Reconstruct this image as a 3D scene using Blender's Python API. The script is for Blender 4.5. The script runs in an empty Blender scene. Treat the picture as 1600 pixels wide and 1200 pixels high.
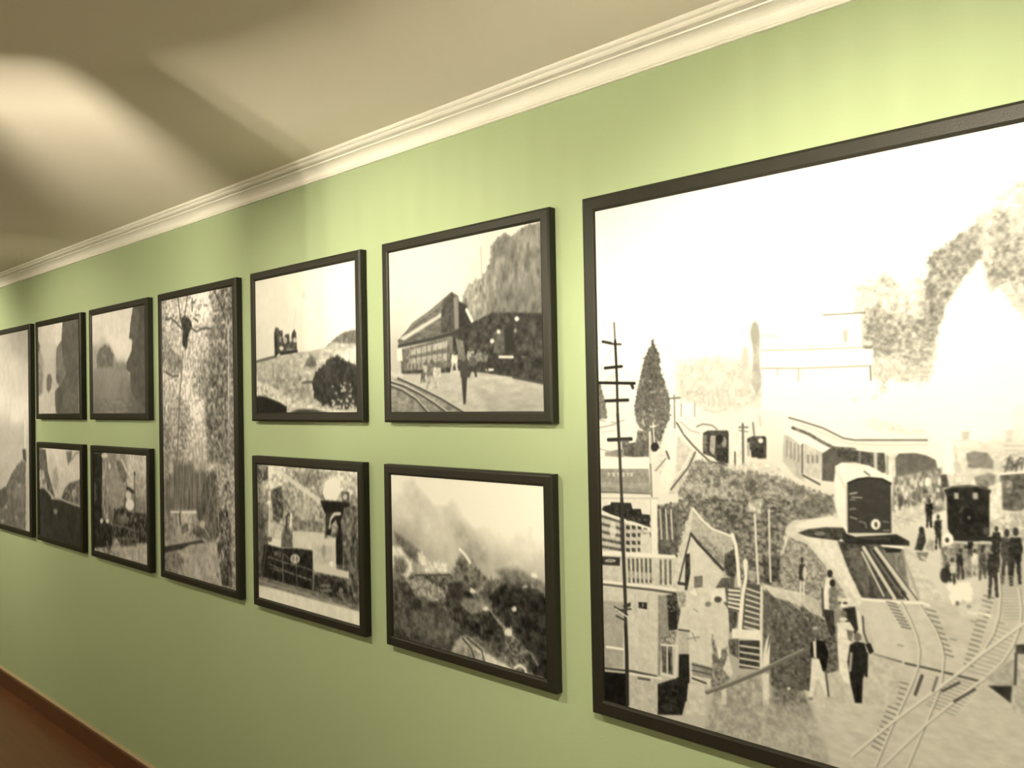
import bpy, bmesh, math
import numpy as np
from mathutils import Matrix, Vector

# ---------------------------------------------------------------- camera, light, exposure
C = bpy.context.scene.collection
SC = bpy.context.scene
EYE, DIST, FPX = 1.65, 1.557, 1300.0
YAW, PITCH, ROLL = 0.75143, 0.01724, -0.01917
FW = np.array([-math.sin(YAW)*math.cos(PITCH), math.cos(YAW)*math.cos(PITCH), math.sin(PITCH)])
R0 = np.array([math.cos(YAW), math.sin(YAW), 0.0]); U0 = np.cross(R0, FW)
RT = R0*math.cos(ROLL) + U0*math.sin(ROLL); UP = -R0*math.sin(ROLL) + U0*math.cos(ROLL)
POS = np.array([0, -DIST, EYE])
cd = bpy.data.cameras.new('camera'); cam = bpy.data.objects.new('camera', cd); C.objects.link(cam)
cd.sensor_fit = 'HORIZONTAL'; cd.sensor_width = 36.0; cd.lens = 36.0*FPX/1600.0; cd.clip_start = 0.02
m = Matrix.Identity(4)
for i in range(3):
    m[i][0], m[i][1], m[i][2], m[i][3] = RT[i], UP[i], -FW[i], POS[i]
cam.matrix_world = m
SC.camera = cam
w = bpy.data.worlds.new('world'); SC.world = w; w.use_nodes = True
w.node_tree.nodes['Background'].inputs[0].default_value = (1.0, 0.9, 0.7, 1)
w.node_tree.nodes['Background'].inputs[1].default_value = 0.05
SC.view_settings.view_transform = 'Standard'; SC.view_settings.look = 'None'
SC.view_settings.gamma = 1.0; SC.view_settings.use_curve_mapping = False
SC.view_settings.exposure = 0.2
WARM = (1.0, 0.885, 0.67)
BULB = 1.0            # overall strength of the ceiling lamps
# x, y, z of each ceiling lamp's bulb, strength (radiance of the bulb), open sectors of its crown in degrees
LAMPS = [(-1.30, -1.62, 1.76, 48000, [(20, 121), (135, 150)])]
# track spotlights washing the pictures: x, watts, height aimed at
SPOT_Y, SPOT_Z, CONE = -1.22, 2.27, 97
SPOTS = [(-6.1, 84, 1.56), (-4.5, 40, 1.5), (-2.95, 18, 1.5), (-2.05, 57, 1.46), (-0.45, 92, 1.27), (1.3, 42, 1.05)]
# unseen fill lamps added as opal globes: x, y, z, radiance
FILL_GLOBES = [(-5.0, -2.4, 2.0, 95), (0.6, -2.75, 1.95, 85)]

# ---------------------------------------------------------------- materials
def mat(name, col, rough=0.6, spec=0.4, coat=0.0, coat_rough=0.2, noise=0.0, nscale=8.0, bump=0.0, bscale=200.0):
    mt = bpy.data.materials.new(name); mt.use_nodes = True
    nt = mt.node_tree; b = nt.nodes['Principled BSDF']
    b.inputs['Base Color'].default_value = (*col, 1); b.inputs['Roughness'].default_value = rough
    b.inputs['Specular IOR Level'].default_value = spec
    b.inputs['Coat Weight'].default_value = coat; b.inputs['Coat Roughness'].default_value = coat_rough
    tc = nt.nodes.new('ShaderNodeTexCoord')
    if noise:
        n = nt.nodes.new('ShaderNodeTexNoise'); n.inputs['Scale'].default_value = nscale; n.inputs['Detail'].default_value = 5
        nt.links.new(tc.outputs['Object'], n.inputs['Vector'])
        mx = nt.nodes.new('ShaderNodeMix'); mx.data_type = 'RGBA'
        mx.inputs[6].default_value = (*[c*(1-noise) for c in col], 1); mx.inputs[7].default_value = (*[min(1, c*(1+noise)) for c in col], 1)
        nt.links.new(n.outputs['Fac'], mx.inputs[0]); nt.links.new(mx.outputs[2], b.inputs['Base Color'])
    if bump:
        n2 = nt.nodes.new('ShaderNodeTexNoise'); n2.inputs['Scale'].default_value = bscale; n2.inputs['Detail'].default_value = 3
        nt.links.new(tc.outputs['Object'], n2.inputs['Vector'])
        bp = nt.nodes.new('ShaderNodeBump'); bp.inputs['Strength'].default_value = bump; bp.inputs['Distance'].default_value = 0.002
        nt.links.new(n2.outputs['Fac'], bp.inputs['Height']); nt.links.new(bp.outputs['Normal'], b.inputs['Normal'])
    return mt

M_GREEN = mat('green_wall_paint', (0.362, 0.448, 0.268), 0.75, 0.25, noise=0.02, nscale=3, bump=0.15)
M_CEIL = mat('cream_ceiling_paint', (0.80, 0.75, 0.65), 0.85, 0.2, noise=0.015, nscale=2)
M_TRIM = mat('cream_gloss_trim', (0.85, 0.84, 0.77), 0.35, 0.4)
M_FRAME = mat('dark_wood_frame', (0.018, 0.017, 0.011), 0.45, 0.3, noise=0.15, nscale=40, bump=0.2, bscale=300)
M_BACK = mat('brown_backing_board', (0.10, 0.07, 0.04), 0.9)
M_CREAM = mat('cream_wall_paint', (0.70, 0.67, 0.52), 0.8)
M_METAL = mat('dark_metal', (0.05, 0.05, 0.05), 0.5)
M_SKIRT = mat('brown_skirting_wood', (0.10, 0.045, 0.02), 0.4, 0.4, noise=0.25, nscale=12)
M_BEAD = mat('pale_skirting_bead', (0.42, 0.33, 0.20), 0.5)

def wood_floor():
    mt = bpy.data.materials.new('reddish_wood_floor'); mt.use_nodes = True
    nt = mt.node_tree; b = nt.nodes['Principled BSDF']; b.inputs['Roughness'].default_value = 0.35
    tc = nt.nodes.new('ShaderNodeTexCoord'); mp = nt.nodes.new('ShaderNodeMapping'); mp.inputs['Scale'].default_value = (1.5, 22, 1)
    n = nt.nodes.new('ShaderNodeTexNoise'); n.inputs['Scale'].default_value = 2.0; n.inputs['Detail'].default_value = 6
    cr = nt.nodes.new('ShaderNodeValToRGB')
    cr.color_ramp.elements[0].color = (0.09, 0.032, 0.014, 1); cr.color_ramp.elements[1].color = (0.20, 0.078, 0.034, 1)
    nt.links.new(tc.outputs['Object'], mp.inputs['Vector']); nt.links.new(mp.outputs[0], n.inputs['Vector'])
    nt.links.new(n.outputs['Fac'], cr.inputs[0]); nt.links.new(cr.outputs[0], b.inputs['Base Color'])
    return mt
M_FLOOR = wood_floor()

# ---------------------------------------------------------------- mesh helpers
def link(name, bm, mt, parent=None, bevel=0.0, smooth=False):
    me = bpy.data.meshes.new(name)
    bmesh.ops.recalc_face_normals(bm, faces=bm.faces)
    bm.to_mesh(me); bm.free()
    me.materials.append(mt)
    if smooth:
        for p in me.polygons: p.use_smooth = True
    o = bpy.data.objects.new(name, me); C.objects.link(o)
    if bevel:
        md = o.modifiers.new('bevel', 'BEVEL'); md.width = bevel; md.segments = 2; md.limit_method = 'ANGLE'
    if parent: o.parent = parent
    return o
def box_bm(x0, x1, y0, y1, z0, z1, bm=None):
    bm = bm or bmesh.new()
    v = [bm.verts.new((x, y, z)) for x in (x0, x1) for y in (y0, y1) for z in (z0, z1)]
    for f in ((0, 1, 3, 2), (4, 6, 7, 5), (0, 4, 5, 1), (2, 3, 7, 6), (0, 2, 6, 4), (1, 5, 7, 3)):
        bm.faces.new([v[i] for i in f])
    return bm
def extrude_x(profile, x0, x1):
    bm = bmesh.new(); n = len(profile)
    a = [bm.verts.new((x0, y, z)) for y, z in profile]; b = [bm.verts.new((x1, y, z)) for y, z in profile]
    for i in range(n): bm.faces.new([a[i], a[(i+1) % n], b[(i+1) % n], b[i]])
    bm.faces.new(a); bm.faces.new(b[::-1])
    return bm
def struct(o): o['kind'] = 'structure'; return o

# ---------------------------------------------------------------- the room
XL, XR, YN, CEIL = -8.2, 2.6, -3.3, 2.436
struct(link('wall_back', box_bm(XL, XR, 0, 0.15, 0, CEIL), M_GREEN))
struct(link('wall_left', box_bm(XL-0.15, XL, YN-0.15, 0.15, 0, CEIL), M_GREEN))
struct(link('wall_right', box_bm(XR, XR+0.15, YN-0.15, 0.15, 0, CEIL), M_CREAM))
struct(link('wall_front', box_bm(XL, XR, YN-0.15, YN, 0, CEIL), M_CREAM))
struct(link('ceiling', box_bm(XL-0.15, XR+0.15, YN-0.15, 0.15, CEIL, CEIL+0.12), M_CEIL))
struct(link('floor', box_bm(XL-0.15, XR+0.15, YN-0.15, 0.15, -0.1, 0), M_FLOOR))
# crown moulding: bead, wide cove, groove, two thin steps under the ceiling
cz = 2.372
prof = [(0, cz), (-0.008, cz), (-0.010, cz+0.003), (-0.008, cz+0.006), (-0.006, cz+0.007), (-0.009, cz+0.009)]
for k in range(9):
    a = k/8*math.pi/2
    prof.append((-0.009-0.028*(1-math.cos(a)), cz+0.009+0.028*math.sin(a)))
prof += [(-0.038, cz+0.039), (-0.028, cz+0.040), (-0.028, cz+0.045), (-0.044, cz+0.046), (-0.049, cz+0.049), (-0.052, cz+0.053), (-0.050, cz+0.055), (-0.057, cz+0.056), (-0.060, cz+0.059), (-0.060, CEIL), (0, CEIL)]
struct(link('trim_1', extrude_x(prof, XL, XR), M_TRIM))
struct(link('trim_2', extrude_x([(YN-y, z) for y, z in prof], XL, XR), M_TRIM))
bb = struct(link('baseboard_back', extrude_x([(0, 0), (-0.018, 0), (-0.018, 0.088), (-0.012, 0.092), (0, 0.092)], XL, XR), M_SKIRT))
link('bead', extrude_x([(0, 0.092), (-0.012, 0.092), (-0.013, 0.098), (-0.008, 0.103), (0, 0.104)], XL, XR), M_BEAD, bb)
struct(link('baseboard_front', box_bm(XL, XR, YN, YN+0.018, 0, 0.1), M_SKIRT))

# ---------------------------------------------------------------- ceiling lamps (unseen; slotted collar, lid and bowl shaped to band the ceiling light)
def emitter(name, s):
    mt = bpy.data.materials.new(name); mt.use_nodes = True; nt = mt.node_tree; nt.nodes.clear()
    e = nt.nodes.new('ShaderNodeEmission'); o = nt.nodes.new('ShaderNodeOutputMaterial')
    e.inputs[0].default_value = (*WARM, 1); e.inputs[1].default_value = s*BULB
    nt.links.new(e.outputs[0], o.inputs[0]); return mt
def ceiling_lamp(x, y, z, s, slots, label):
    root = bpy.data.objects.new('ceiling_lamp', None); C.objects.link(root); root.location = (x, y, CEIL)
    root['label'] = label; root['category'] = 'lamp'; root['group'] = 'ceiling lamps'
    h = z-CEIL                      # z: foot of the upright tube bulb
    RL, LID, RIM = 0.12, h+0.080, h+0.050
    bm = bmesh.new(); bmesh.ops.create_cone(bm, cap_ends=True, segments=32, radius1=0.05, radius2=0.05, depth=0.02, matrix=Matrix.Translation((0, 0, -0.01)))
    link('canopy_plate', bm, M_METAL, root)
    bm = bmesh.new(); bmesh.ops.create_cone(bm, cap_ends=True, segments=12, radius1=0.006, radius2=0.006, depth=-LID-0.02, matrix=Matrix.Translation((0, 0, (LID-0.02)/2)))
    link('stem', bm, M_METAL, root)
    bm = bmesh.new(); bmesh.ops.create_cone(bm, cap_ends=True, segments=16, radius1=0.007, radius2=0.007, depth=0.078, matrix=Matrix.Translation((0, 0, h+0.04)))
    link('tube_bulb', bm, emitter('warm_bulb', s), root, smooth=True)
    def lathe(name, prof):
        bm = bmesh.new(); prev = None
        for r, zz in prof:
            rg_ = [bm.verts.new((r*math.cos(2*math.pi*k/48), r*math.sin(2*math.pi*k/48), zz)) for k in range(48)]
            if prev:
                for k in range(48): bm.faces.new([prev[k], prev[(k+1) % 48], rg_[(k+1) % 48], rg_[k]])
            prev = rg_
        return link(name, bm, M_METAL, root, smooth=True)
    lathe('lid', [(0.001, LID+0.012), (0.06, LID+0.010), (RL, LID+0.003), (RL+0.001, LID), (0.06, LID+0.004), (0.001, LID+0.004)])
    lathe('bowl', [(0.001, h-0.10), (0.05, h-0.09), (0.09, h-0.055), (RL, RIM-0.01), (RL+0.002, RIM), (RL-0.001, RIM), (0.088, h-0.050), (0.048, h-0.085), (0.001, h-0.095)])
    bm = bmesh.new(); n = 360
    for k in range(n):
        a0, a1 = k, k+1; mid = k+0.5
        if any(p <= mid <= q for p, q in slots) and (mid > 130 or k % 3 < 1): continue    # wide opening, or a comb of narrow ones
        bm.faces.new([bm.verts.new((RL*math.cos(math.radians(a)), RL*math.sin(math.radians(a)), zz)) for a, zz in ((a0, RIM-0.001), (a1, RIM-0.001), (a1, LID+0.002), (a0, LID+0.002))])
    for k in range(134, 151):          # a low lip across the wide opening
        bm.faces.new([bm.verts.new((RL*math.cos(math.radians(a)), RL*math.sin(math.radians(a)), zz)) for a, zz in ((k, RIM-0.001), (k+1, RIM-0.001), (k+1, RIM+0.008), (k, RIM+0.008))])
    bmesh.ops.remove_doubles(bm, verts=bm.verts, dist=1e-5)
    sh = link('slotted_collar', bm, M_METAL, root); md = sh.modifiers.new('solid', 'SOLIDIFY'); md.thickness = 0.002
for (x, y, z, s, sl) in LAMPS: ceiling_lamp(x, y, z, s, sl, 'round dark metal pendant uplighter with a slotted collar hung beside the viewer')
def spotlight(x, watts, aim_z, label):
    root = bpy.data.objects.new('track_spotlight', None); C.objects.link(root); root.location = (x, SPOT_Y, CEIL)
    root['label'] = label; root['category'] = 'spotlight'; root['group'] = 'ceiling spotlights along the picture wall'
    aim = Vector((0, -SPOT_Y, aim_z-SPOT_Z)).normalized(); q = aim.to_track_quat('-Z', 'Y').to_matrix().to_4x4()
    hd = Vector((0, 0, SPOT_Z-CEIL))
    bm = bmesh.new(); bmesh.ops.create_cone(bm, cap_ends=True, segments=24, radius1=0.04, radius2=0.04, depth=0.018, matrix=Matrix.Translation((0, 0, -0.009)))
    link('canopy_plate', bm, M_METAL, root)
    bm = bmesh.new(); bmesh.ops.create_cone(bm, cap_ends=True, segments=10, radius1=0.006, radius2=0.006, depth=0.12, matrix=Matrix.Translation((0, 0, -0.07)))
    link('arm', bm, M_METAL, root)
    bm = bmesh.new(); T = Matrix.Translation(hd-aim*0.02) @ q
    prev = None
    for r, d in ((0.001, 0.10), (0.022, 0.098), (0.030, 0.08), (0.034, 0.03), (0.036, 0.0), (0.033, 0.0), (0.031, 0.03), (0.026, 0.075), (0.001, 0.08)):
        ring = [bm.verts.new(T @ Vector((r*math.cos(2*math.pi*k/24), r*math.sin(2*math.pi*k/24), d))) for k in range(24)]
        if prev:
            for k in range(24): bm.faces.new([prev[k], prev[(k+1) % 24], ring[(k+1) % 24], ring[k]])
        prev = ring
    link('lamp_can', bm, M_METAL, root, smooth=True)
    ld = bpy.data.lights.new('spot', 'SPOT'); ld.energy = watts; ld.spot_size = math.radians(CONE); ld.spot_blend = 0.75
    ld.shadow_soft_size = 0.012; ld.color = WARM
    lo = bpy.data.objects.new('spot', ld); C.objects.link(lo); lo.parent = root; lo.location = hd; lo.rotation_euler = q.to_euler()
SL = ['black can spotlight on the ceiling at the far left end of the pictures', 'black can spotlight on the ceiling facing the small misty pictures', 'black can spotlight on the ceiling facing the hilltop and engine pictures', 'black can spotlight on the ceiling facing the left edge of the station picture', 'black can spotlight on the ceiling facing the left half of the huge railway yard picture', 'black can spotlight on the ceiling beyond the right end of the huge picture']
for (x, wt, az), lb in zip(SPOTS, SL): spotlight(x, wt, az, lb)

M_BRASS = mat('brass', (0.45, 0.30, 0.10), 0.3)
M_BRASS.node_tree.nodes['Principled BSDF'].inputs['Metallic'].default_value = 1
for (x, y, z, st), lb in zip(FILL_GLOBES, ('added fill lamp, an opal globe on a brass stem towards the left end of the room', 'added fill lamp, an opal globe on a brass stem behind the viewer')):
    root = bpy.data.objects.new('fill_globe', None); C.objects.link(root); root.location = (x, y, CEIL)  # globe added out of view to fill the ceiling and walls with light
    root['label'] = lb; root['category'] = 'lamp'; root['group'] = 'added fill globes'
    bm = bmesh.new(); bmesh.ops.create_cone(bm, cap_ends=True, segments=24, radius1=0.05, radius2=0.04, depth=0.02, matrix=Matrix.Translation((0, 0, -0.01)))
    link('canopy_plate', bm, M_BRASS, root)
    bm = bmesh.new(); bmesh.ops.create_cone(bm, cap_ends=True, segments=10, radius1=0.006, radius2=0.006, depth=CEIL-z-0.1, matrix=Matrix.Translation((0, 0, -(CEIL-z-0.1)/2-0.01)))
    link('stem', bm, M_BRASS, root)
    bm = bmesh.new(); bmesh.ops.create_icosphere(bm, subdivisions=3, radius=0.1, matrix=Matrix.Translation((0, 0, z-CEIL)))
    link('globe', bm, emitter('fill_globe_glow', st), root, smooth=True)

# ---------------------------------------------------------------- flat prints, painted in code
def on_wall(px, py, depth):
    """where a point measured in the photograph lies on the plane of the prints (metres along the wall, height)"""
    px = np.asarray(px, float); py = np.asarray(py, float)
    d = FW[:, None] + RT[:, None]*(px-800)/FPX - UP[:, None]*(py-600)/FPX
    t = (-depth+DIST)/d[1]
    return t*d[0], EYE+t*d[2]
DEPTH, RECESS, WFR = 0.027, 0.006, 0.6498

_rng = np.random.RandomState(7)
def vnoise(h, w, cx, cy, rng):
    gy, gx = int(h/cy)+3, int(w/cx)+3
    g = rng.rand(gy, gx).astype(np.float32)
    y = np.arange(h)/cy; x = np.arange(w)/cx
    yi = y.astype(int); xi = x.astype(int); fy = y-yi; fx = x-xi
    fy = (fy*fy*(3-2*fy))[:, None]; fx = (fx*fx*(3-2*fx))[None]
    a = g[yi][:, xi]; b = g[yi][:, xi+1]; c = g[yi+1][:, xi]; d = g[yi+1][:, xi+1]
    return (a*(1-fx)+b*fx)*(1-fy)+(c*(1-fx)+d*fx)*fy
def fbm(h, w, cx, cy, rng):
    n = sum(vnoise(h, w, max(1.5, cx/2**k), max(1.5, cy/2**k), rng)*0.65**k for k in range(3))
    return ((n-n.mean())/n.std()).astype(np.float32)

class Print:
    """a raster of print tones (0 black .. 1 paper white) over the rectangle x0..x1, z0..z1 of the wall"""
    def __init__(s, x0, x1, z0, z1, res, scale):
        s.x0, s.x1, s.z0, s.z1, s.r = x0, x1, z0, z1, res
        s.w, s.h = int((x1-x0)*res), int((z1-z0)*res)
        s.g = np.ones((s.h, s.w), np.float32); s.k = res/scale
        s.yy, s.xx = np.mgrid[0:s.h, 0:s.w].astype(np.float32)
        s.ns = {}; s.lw = 1.0; s.cs = 1.0; s.tx = 1.0; s.v(0, 0, 1)
    def v(s, ox, oy, sc): s.ox, s.oy, s.sc = ox, oy, sc; return s
    def m(s, pts):
        p = np.array(pts, float).reshape(-1, 2)
        X, Z = on_wall(s.ox+p[:, 0]/s.sc, s.oy+p[:, 1]/s.sc, DEPTH-RECESS)
        return np.stack([(X-s.x0)*s.r, (s.z1-Z)*s.r], 1)
    def noise(s, cx, cy=None):
        cy = cy or cx
        key = (cx, cy)
        if key not in s.ns: s.ns[key] = fbm(s.h, s.w, cx*s.k, cy*s.k, _rng)
        return s.ns[key]
    def mix(s, sl, a, v, tex, cell):
        if tex:
            c = cell if isinstance(cell, tuple) else (cell, cell)
            v = v+tex*s.tx*s.noise(*[round(q*s.cs, 2) for q in c])[sl]
        s.g[sl] = s.g[sl]*(1-a)+v*a
    def box(s, q, pad):
        x0, x1 = int(max(0, q[:, 0].min()-pad)), int(min(s.w, q[:, 0].max()+pad+1))
        y0, y1 = int(max(0, q[:, 1].min()-pad)), int(min(s.h, q[:, 1].max()+pad+1))
        return None if x1 <= x0 or y1 <= y0 else (slice(y0, y1), slice(x0, x1))
    def P(s, pts, v, tex=0, cell=6, soft=1.5, a=1.0, rag=0):
        """filled polygon; soft = edge width, rag = raggedness of the edge, both in photograph pixels"""
        q = s.m(pts); sf = soft*s.k; sl = s.box(q, sf+rag*s.k*2+1)
        if sl is None: return
        x, y = s.xx[sl], s.yy[sl]; ins = np.zeros(x.shape, bool); d2 = np.full(x.shape, 1e9, np.float32)
        n = len(q)
        for i in range(n):
            (ax, ay), (bx, by) = q[i], q[(i+1) % n]
            ex, ey = bx-ax, by-ay; L = ex*ex+ey*ey+1e-9
            t = np.clip(((x-ax)*ex+(y-ay)*ey)/L, 0, 1)
            d2 = np.minimum(d2, (x-ax-t*ex)**2+(y-ay-t*ey)**2)
            if ay != by:
                c = ((ay > y) != (by > y)) & (x < (bx-ax)*(y-ay)/(by-ay)+ax)
                ins ^= c
        sd = np.where(ins, 1, -1)*np.sqrt(d2)
        if rag: sd = sd+rag*s.k*s.noise(5)[sl]
        s.mix(sl, a*np.clip(.5+sd/max(sf, .7), 0, 1), v, tex, cell)
    def L(s, pts, v, w=2, a=1.0, tex=0, cell=6, soft=1.2):
        """line of width w (photograph pixels)"""
        q = s.m(pts); hw = w*s.k/2*s.lw; sf = soft*s.k; sl = s.box(q, hw+sf+1)
        if sl is None: return
        x, y = s.xx[sl], s.yy[sl]; d2 = np.full(x.shape, 1e9, np.float32)
        for i in range(len(q)-1):
            (ax, ay), (bx, by) = q[i], q[i+1]; ex, ey = bx-ax, by-ay; L = ex*ex+ey*ey+1e-9
            t = np.clip(((x-ax)*ex+(y-ay)*ey)/L, 0, 1)
            d2 = np.minimum(d2, (x-ax-t*ex)**2+(y-ay-t*ey)**2)
        s.mix(sl, a*np.clip(.5+(hw-np.sqrt(d2))/max(sf, .7), 0, 1), v, tex, cell)
    def E(s, cx, cy, rx, ry, v, a=1.0, soft=1.5, tex=0, cell=6, rag=0):
        s.P([(cx+rx*math.cos(t*math.pi/10), cy+ry*math.sin(t*math.pi/10)) for t in range(20)], v, tex, cell, soft, a, rag)
    def F(s, pts, sig, tex=0, cell=10):
        """smooth tone field through samples (x, y, tone)"""
        p = np.array(pts, float); q = s.m(p[:, :2]); sg = sig*s.k
        num = np.zeros_like(s.g); den = np.full_like(s.g, 1e-9)
        for (a, b), t in zip(q, p[:, 2]):
            wt = np.exp(-((s.xx-a)**2+(s.yy-b)**2)/(2*sg*sg))+1e-4/(1+((s.xx-a)**2+(s.yy-b)**2)/(sg*sg))**2
            num += wt*t; den += wt
        s.g = (num/den).astype(np.float32)
        if tex: s.g += tex*s.noise(cell)
    def ticks(s, a0, a1, b0, b1, n, v, w, a=1.0):
        """n short strokes between the line a0-a1 and the line b0-b1"""
        for i in range(n):
            t = i/(n-1) if n > 1 else 0
            s.L([(a0[0]+(a1[0]-a0[0])*t, a0[1]+(a1[1]-a0[1])*t), (b0[0]+(b1[0]-b0[0])*t, b0[1]+(b1[1]-b0[1])*t)], v, w, a)
    def man(s, x, y, h, top=.2, legs=.2, head=.3, wd=1.0, stride=.1):
        """small standing person: feet at x, y, height h (view units)"""
        u = h*wd
        s.P([(x-.13*u, y-.82*h), (x+.13*u, y-.82*h), (x+.16*u, y-.62*h), (x+.12*u, y-.42*h), (x-.12*u, y-.42*h), (x-.16*u, y-.62*h)], top, .05, 3, 1.4, rag=.5)
        s.P([(x-.11*u, y-.46*h), (x-.01*u, y-.44*h), (x-(.03+stride)*u, y), (x-(.09+stride)*u, y)], legs, .04, 3, 1.4, rag=.4)
        s.P([(x+.11*u, y-.46*h), (x+.0*u, y-.44*h), (x+(.02+stride)*u, y-.02*h), (x+(.09+stride)*u, y-.02*h)], legs, .04, 3, 1.4, rag=.4)
        s.E(x, y-.91*h, .065*u, .075*h, head, soft=1.1)
    def blur(s, sig):
        n = int(sig*3)+1; k = np.exp(-np.arange(-n, n+1)**2/(2*sig*sig)); k /= k.sum()
        for ax in (0, 1):
            p = np.pad(s.g, [(n, n) if ax == 0 else (0, 0), (n, n) if ax == 1 else (0, 0)], mode='edge')
            s.g = sum(k[i]*np.take(p, range(i, i+s.g.shape[ax]), axis=ax) for i in range(2*n+1)).astype(np.float32)

def paint_station(c):
    c.v(580, 310, 3.159)
    c.F([(80, 270, .97), (400, 200, .99), (800, 130, .99), (100, 500, .97), (300, 450, .98), (100, 640, .88), (110, 760, .8), (600, 400, .95), (200, 600, .95)], 25, .006, 12)
    c.P([(440, 600), (450, 470), (480, 430), (530, 400), (560, 370), (590, 300), (590, 240), (620, 200), (655, 172), (690, 188), (730, 150), (780, 125), (875, 112), (875, 620), (440, 640)], .63, .055, (4, 10), 2, rag=1.2)
    c.P([(640, 330), (700, 230), (760, 260), (875, 240), (875, 420), (740, 500), (620, 520)], .56, .06, (5, 12), 12, a=.8)
    c.P([(600, 470), (875, 430), (875, 600), (560, 600)], .5, .05, (5, 10), 15, a=.8)
    c.P([(650, 175), (690, 190), (640, 270), (600, 330), (600, 250)], .5, .05, 4, 5, a=.7)
    for x, y, r in ((490, 440, 22), (520, 415, 20), (500, 480, 25), (470, 470, 18)): c.E(x, y, r, r*1.1, .72, .8, 3, .06, 3, 1)
    c.L([(540, 240), (545, 400)], .72, 2, .8); c.L([(588, 235), (590, 290)], .6, 2, .6)
    c.P([(130, 700), (175, 650), (200, 615), (290, 550), (360, 490), (395, 458), (430, 480), (445, 600), (540, 640), (400, 680), (300, 705), (140, 735)], .48, .04, (9, 3), 1.5)
    c.P([(175, 650), (200, 615), (290, 550), (360, 490), (330, 540), (230, 610)], .56, .02, 4, 2)
    c.P([(140, 690), (240, 628), (320, 580), (370, 545), (350, 580), (240, 650), (160, 700)], .88, 0, 4, 3)
    c.P([(345, 560), (360, 500), (398, 462), (420, 500), (425, 650), (345, 665)], .36, .03, 4, 2)
    c.P([(405, 490), (425, 485), (432, 640), (412, 645)], .6, 0, 4, 2.5)
    c.P([(432, 505), (470, 525), (512, 640), (432, 645)], .28, .02, 4, 2)
    c.L([(470, 548), (500, 610), (508, 635)], .97, 6); c.E(515, 632, 10, 10, .9)
    c.P([(400, 660), (540, 590), (600, 560), (875, 565), (875, 910), (700, 880), (500, 855), (400, 845)], .3, .05, 7, 3)
    c.P([(140, 745), (400, 680), (410, 845), (150, 865)], .5, .05, 4, 2)
    c.P([(190, 745), (375, 700), (375, 735), (190, 775)], .74, .05, (3, 6), 2); c.P([(185, 790), (375, 760), (375, 800), (185, 815)], .72, .06, 3, 2)
    for x in range(195, 380, 26): c.L([(x, 730), (x, 830)], .42, 2, .7)
    c.P([(125, 745), (150, 735), (155, 800), (128, 800)], .95, 0, 4, 2)
    c.L([(135, 728), (300, 692), (400, 665), (540, 635)], .3, 5)
    c.P([(150, 850), (400, 835), (400, 860), (160, 872)], .33, .05, 4, 2)
    c.P([(620, 640), (660, 660), (660, 760), (600, 760)], .42, .03, 6, 4); c.P([(655, 640), (700, 620), (700, 750), (660, 760)], .24, 0, 6, 3)
    for x, y, rx, ry, v in ((718, 592, 11, 12, .98), (628, 656, 10, 11, .9), (596, 702, 11, 12, .92), (711, 650, 8, 12, .6)): c.E(x, y, rx, ry, v)
    c.L([(632, 780), (698, 781)], .98, 4); c.L([(568, 844), (600, 843)], .98, 4); c.L([(740, 780), (760, 780)], .55, 2)
    c.P([(85, 885), (140, 865), (450, 855), (560, 858), (700, 885), (875, 925), (875, 1110), (80, 1110)], .8, .025, (14, 5), 2)
    c.P([(520, 960), (875, 930), (875, 1110), (600, 1110)], .7, .03, (20, 5), 18, a=.7)
    c.L([(700, 880), (875, 915)], .35, 4)
    c.P([(85, 890), (130, 885), (300, 970), (465, 1062), (82, 1110)], .62, .05, (9, 4), 2)
    for p in ([(95, 905), (160, 925), (240, 965), (310, 1010), (380, 1062)], [(95, 925), (150, 945), (220, 990), (285, 1062)], [(130, 885), (240, 935), (340, 985), (465, 1060)]):
        c.L([(x, y-9) for x, y in p], .88, 2.5); c.L(p, .3, 3)
    for x, y, h, t, l in ((270, 910, 110, .75, .5), (298, 940, 150, .55, .7), (325, 940, 130, .85, .8), (255, 910, 70, .5, .4), (410, 860, 110, .95, .9), (490, 850, 120, .7, .4), (530, 850, 110, .6, .35), (500, 880, 120, .45, .3), (560, 850, 100, .5, .3), (440, 830, 80, .5, .4)):
        c.man(x, y, h, t, l, .45)
    c.P([(435, 800), (475, 800), (482, 870), (466, 900), (440, 880)], .34, 0, 4, 2); c.P([(445, 885), (472, 885), (466, 1010), (455, 1015)], .3, 0, 4, 2); c.E(455, 785, 12, 18, .5); c.P([(415, 690), (455, 700), (462, 770), (430, 775)], .55, .04, 3, 3)
    for x in range(88, 150, 12): c.E(x, 862+(x % 5)*3, 5, 14, .9, .9)
    for x in range(180, 260, 18): c.E(x, 825, 5, 20, .75, .6)

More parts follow.
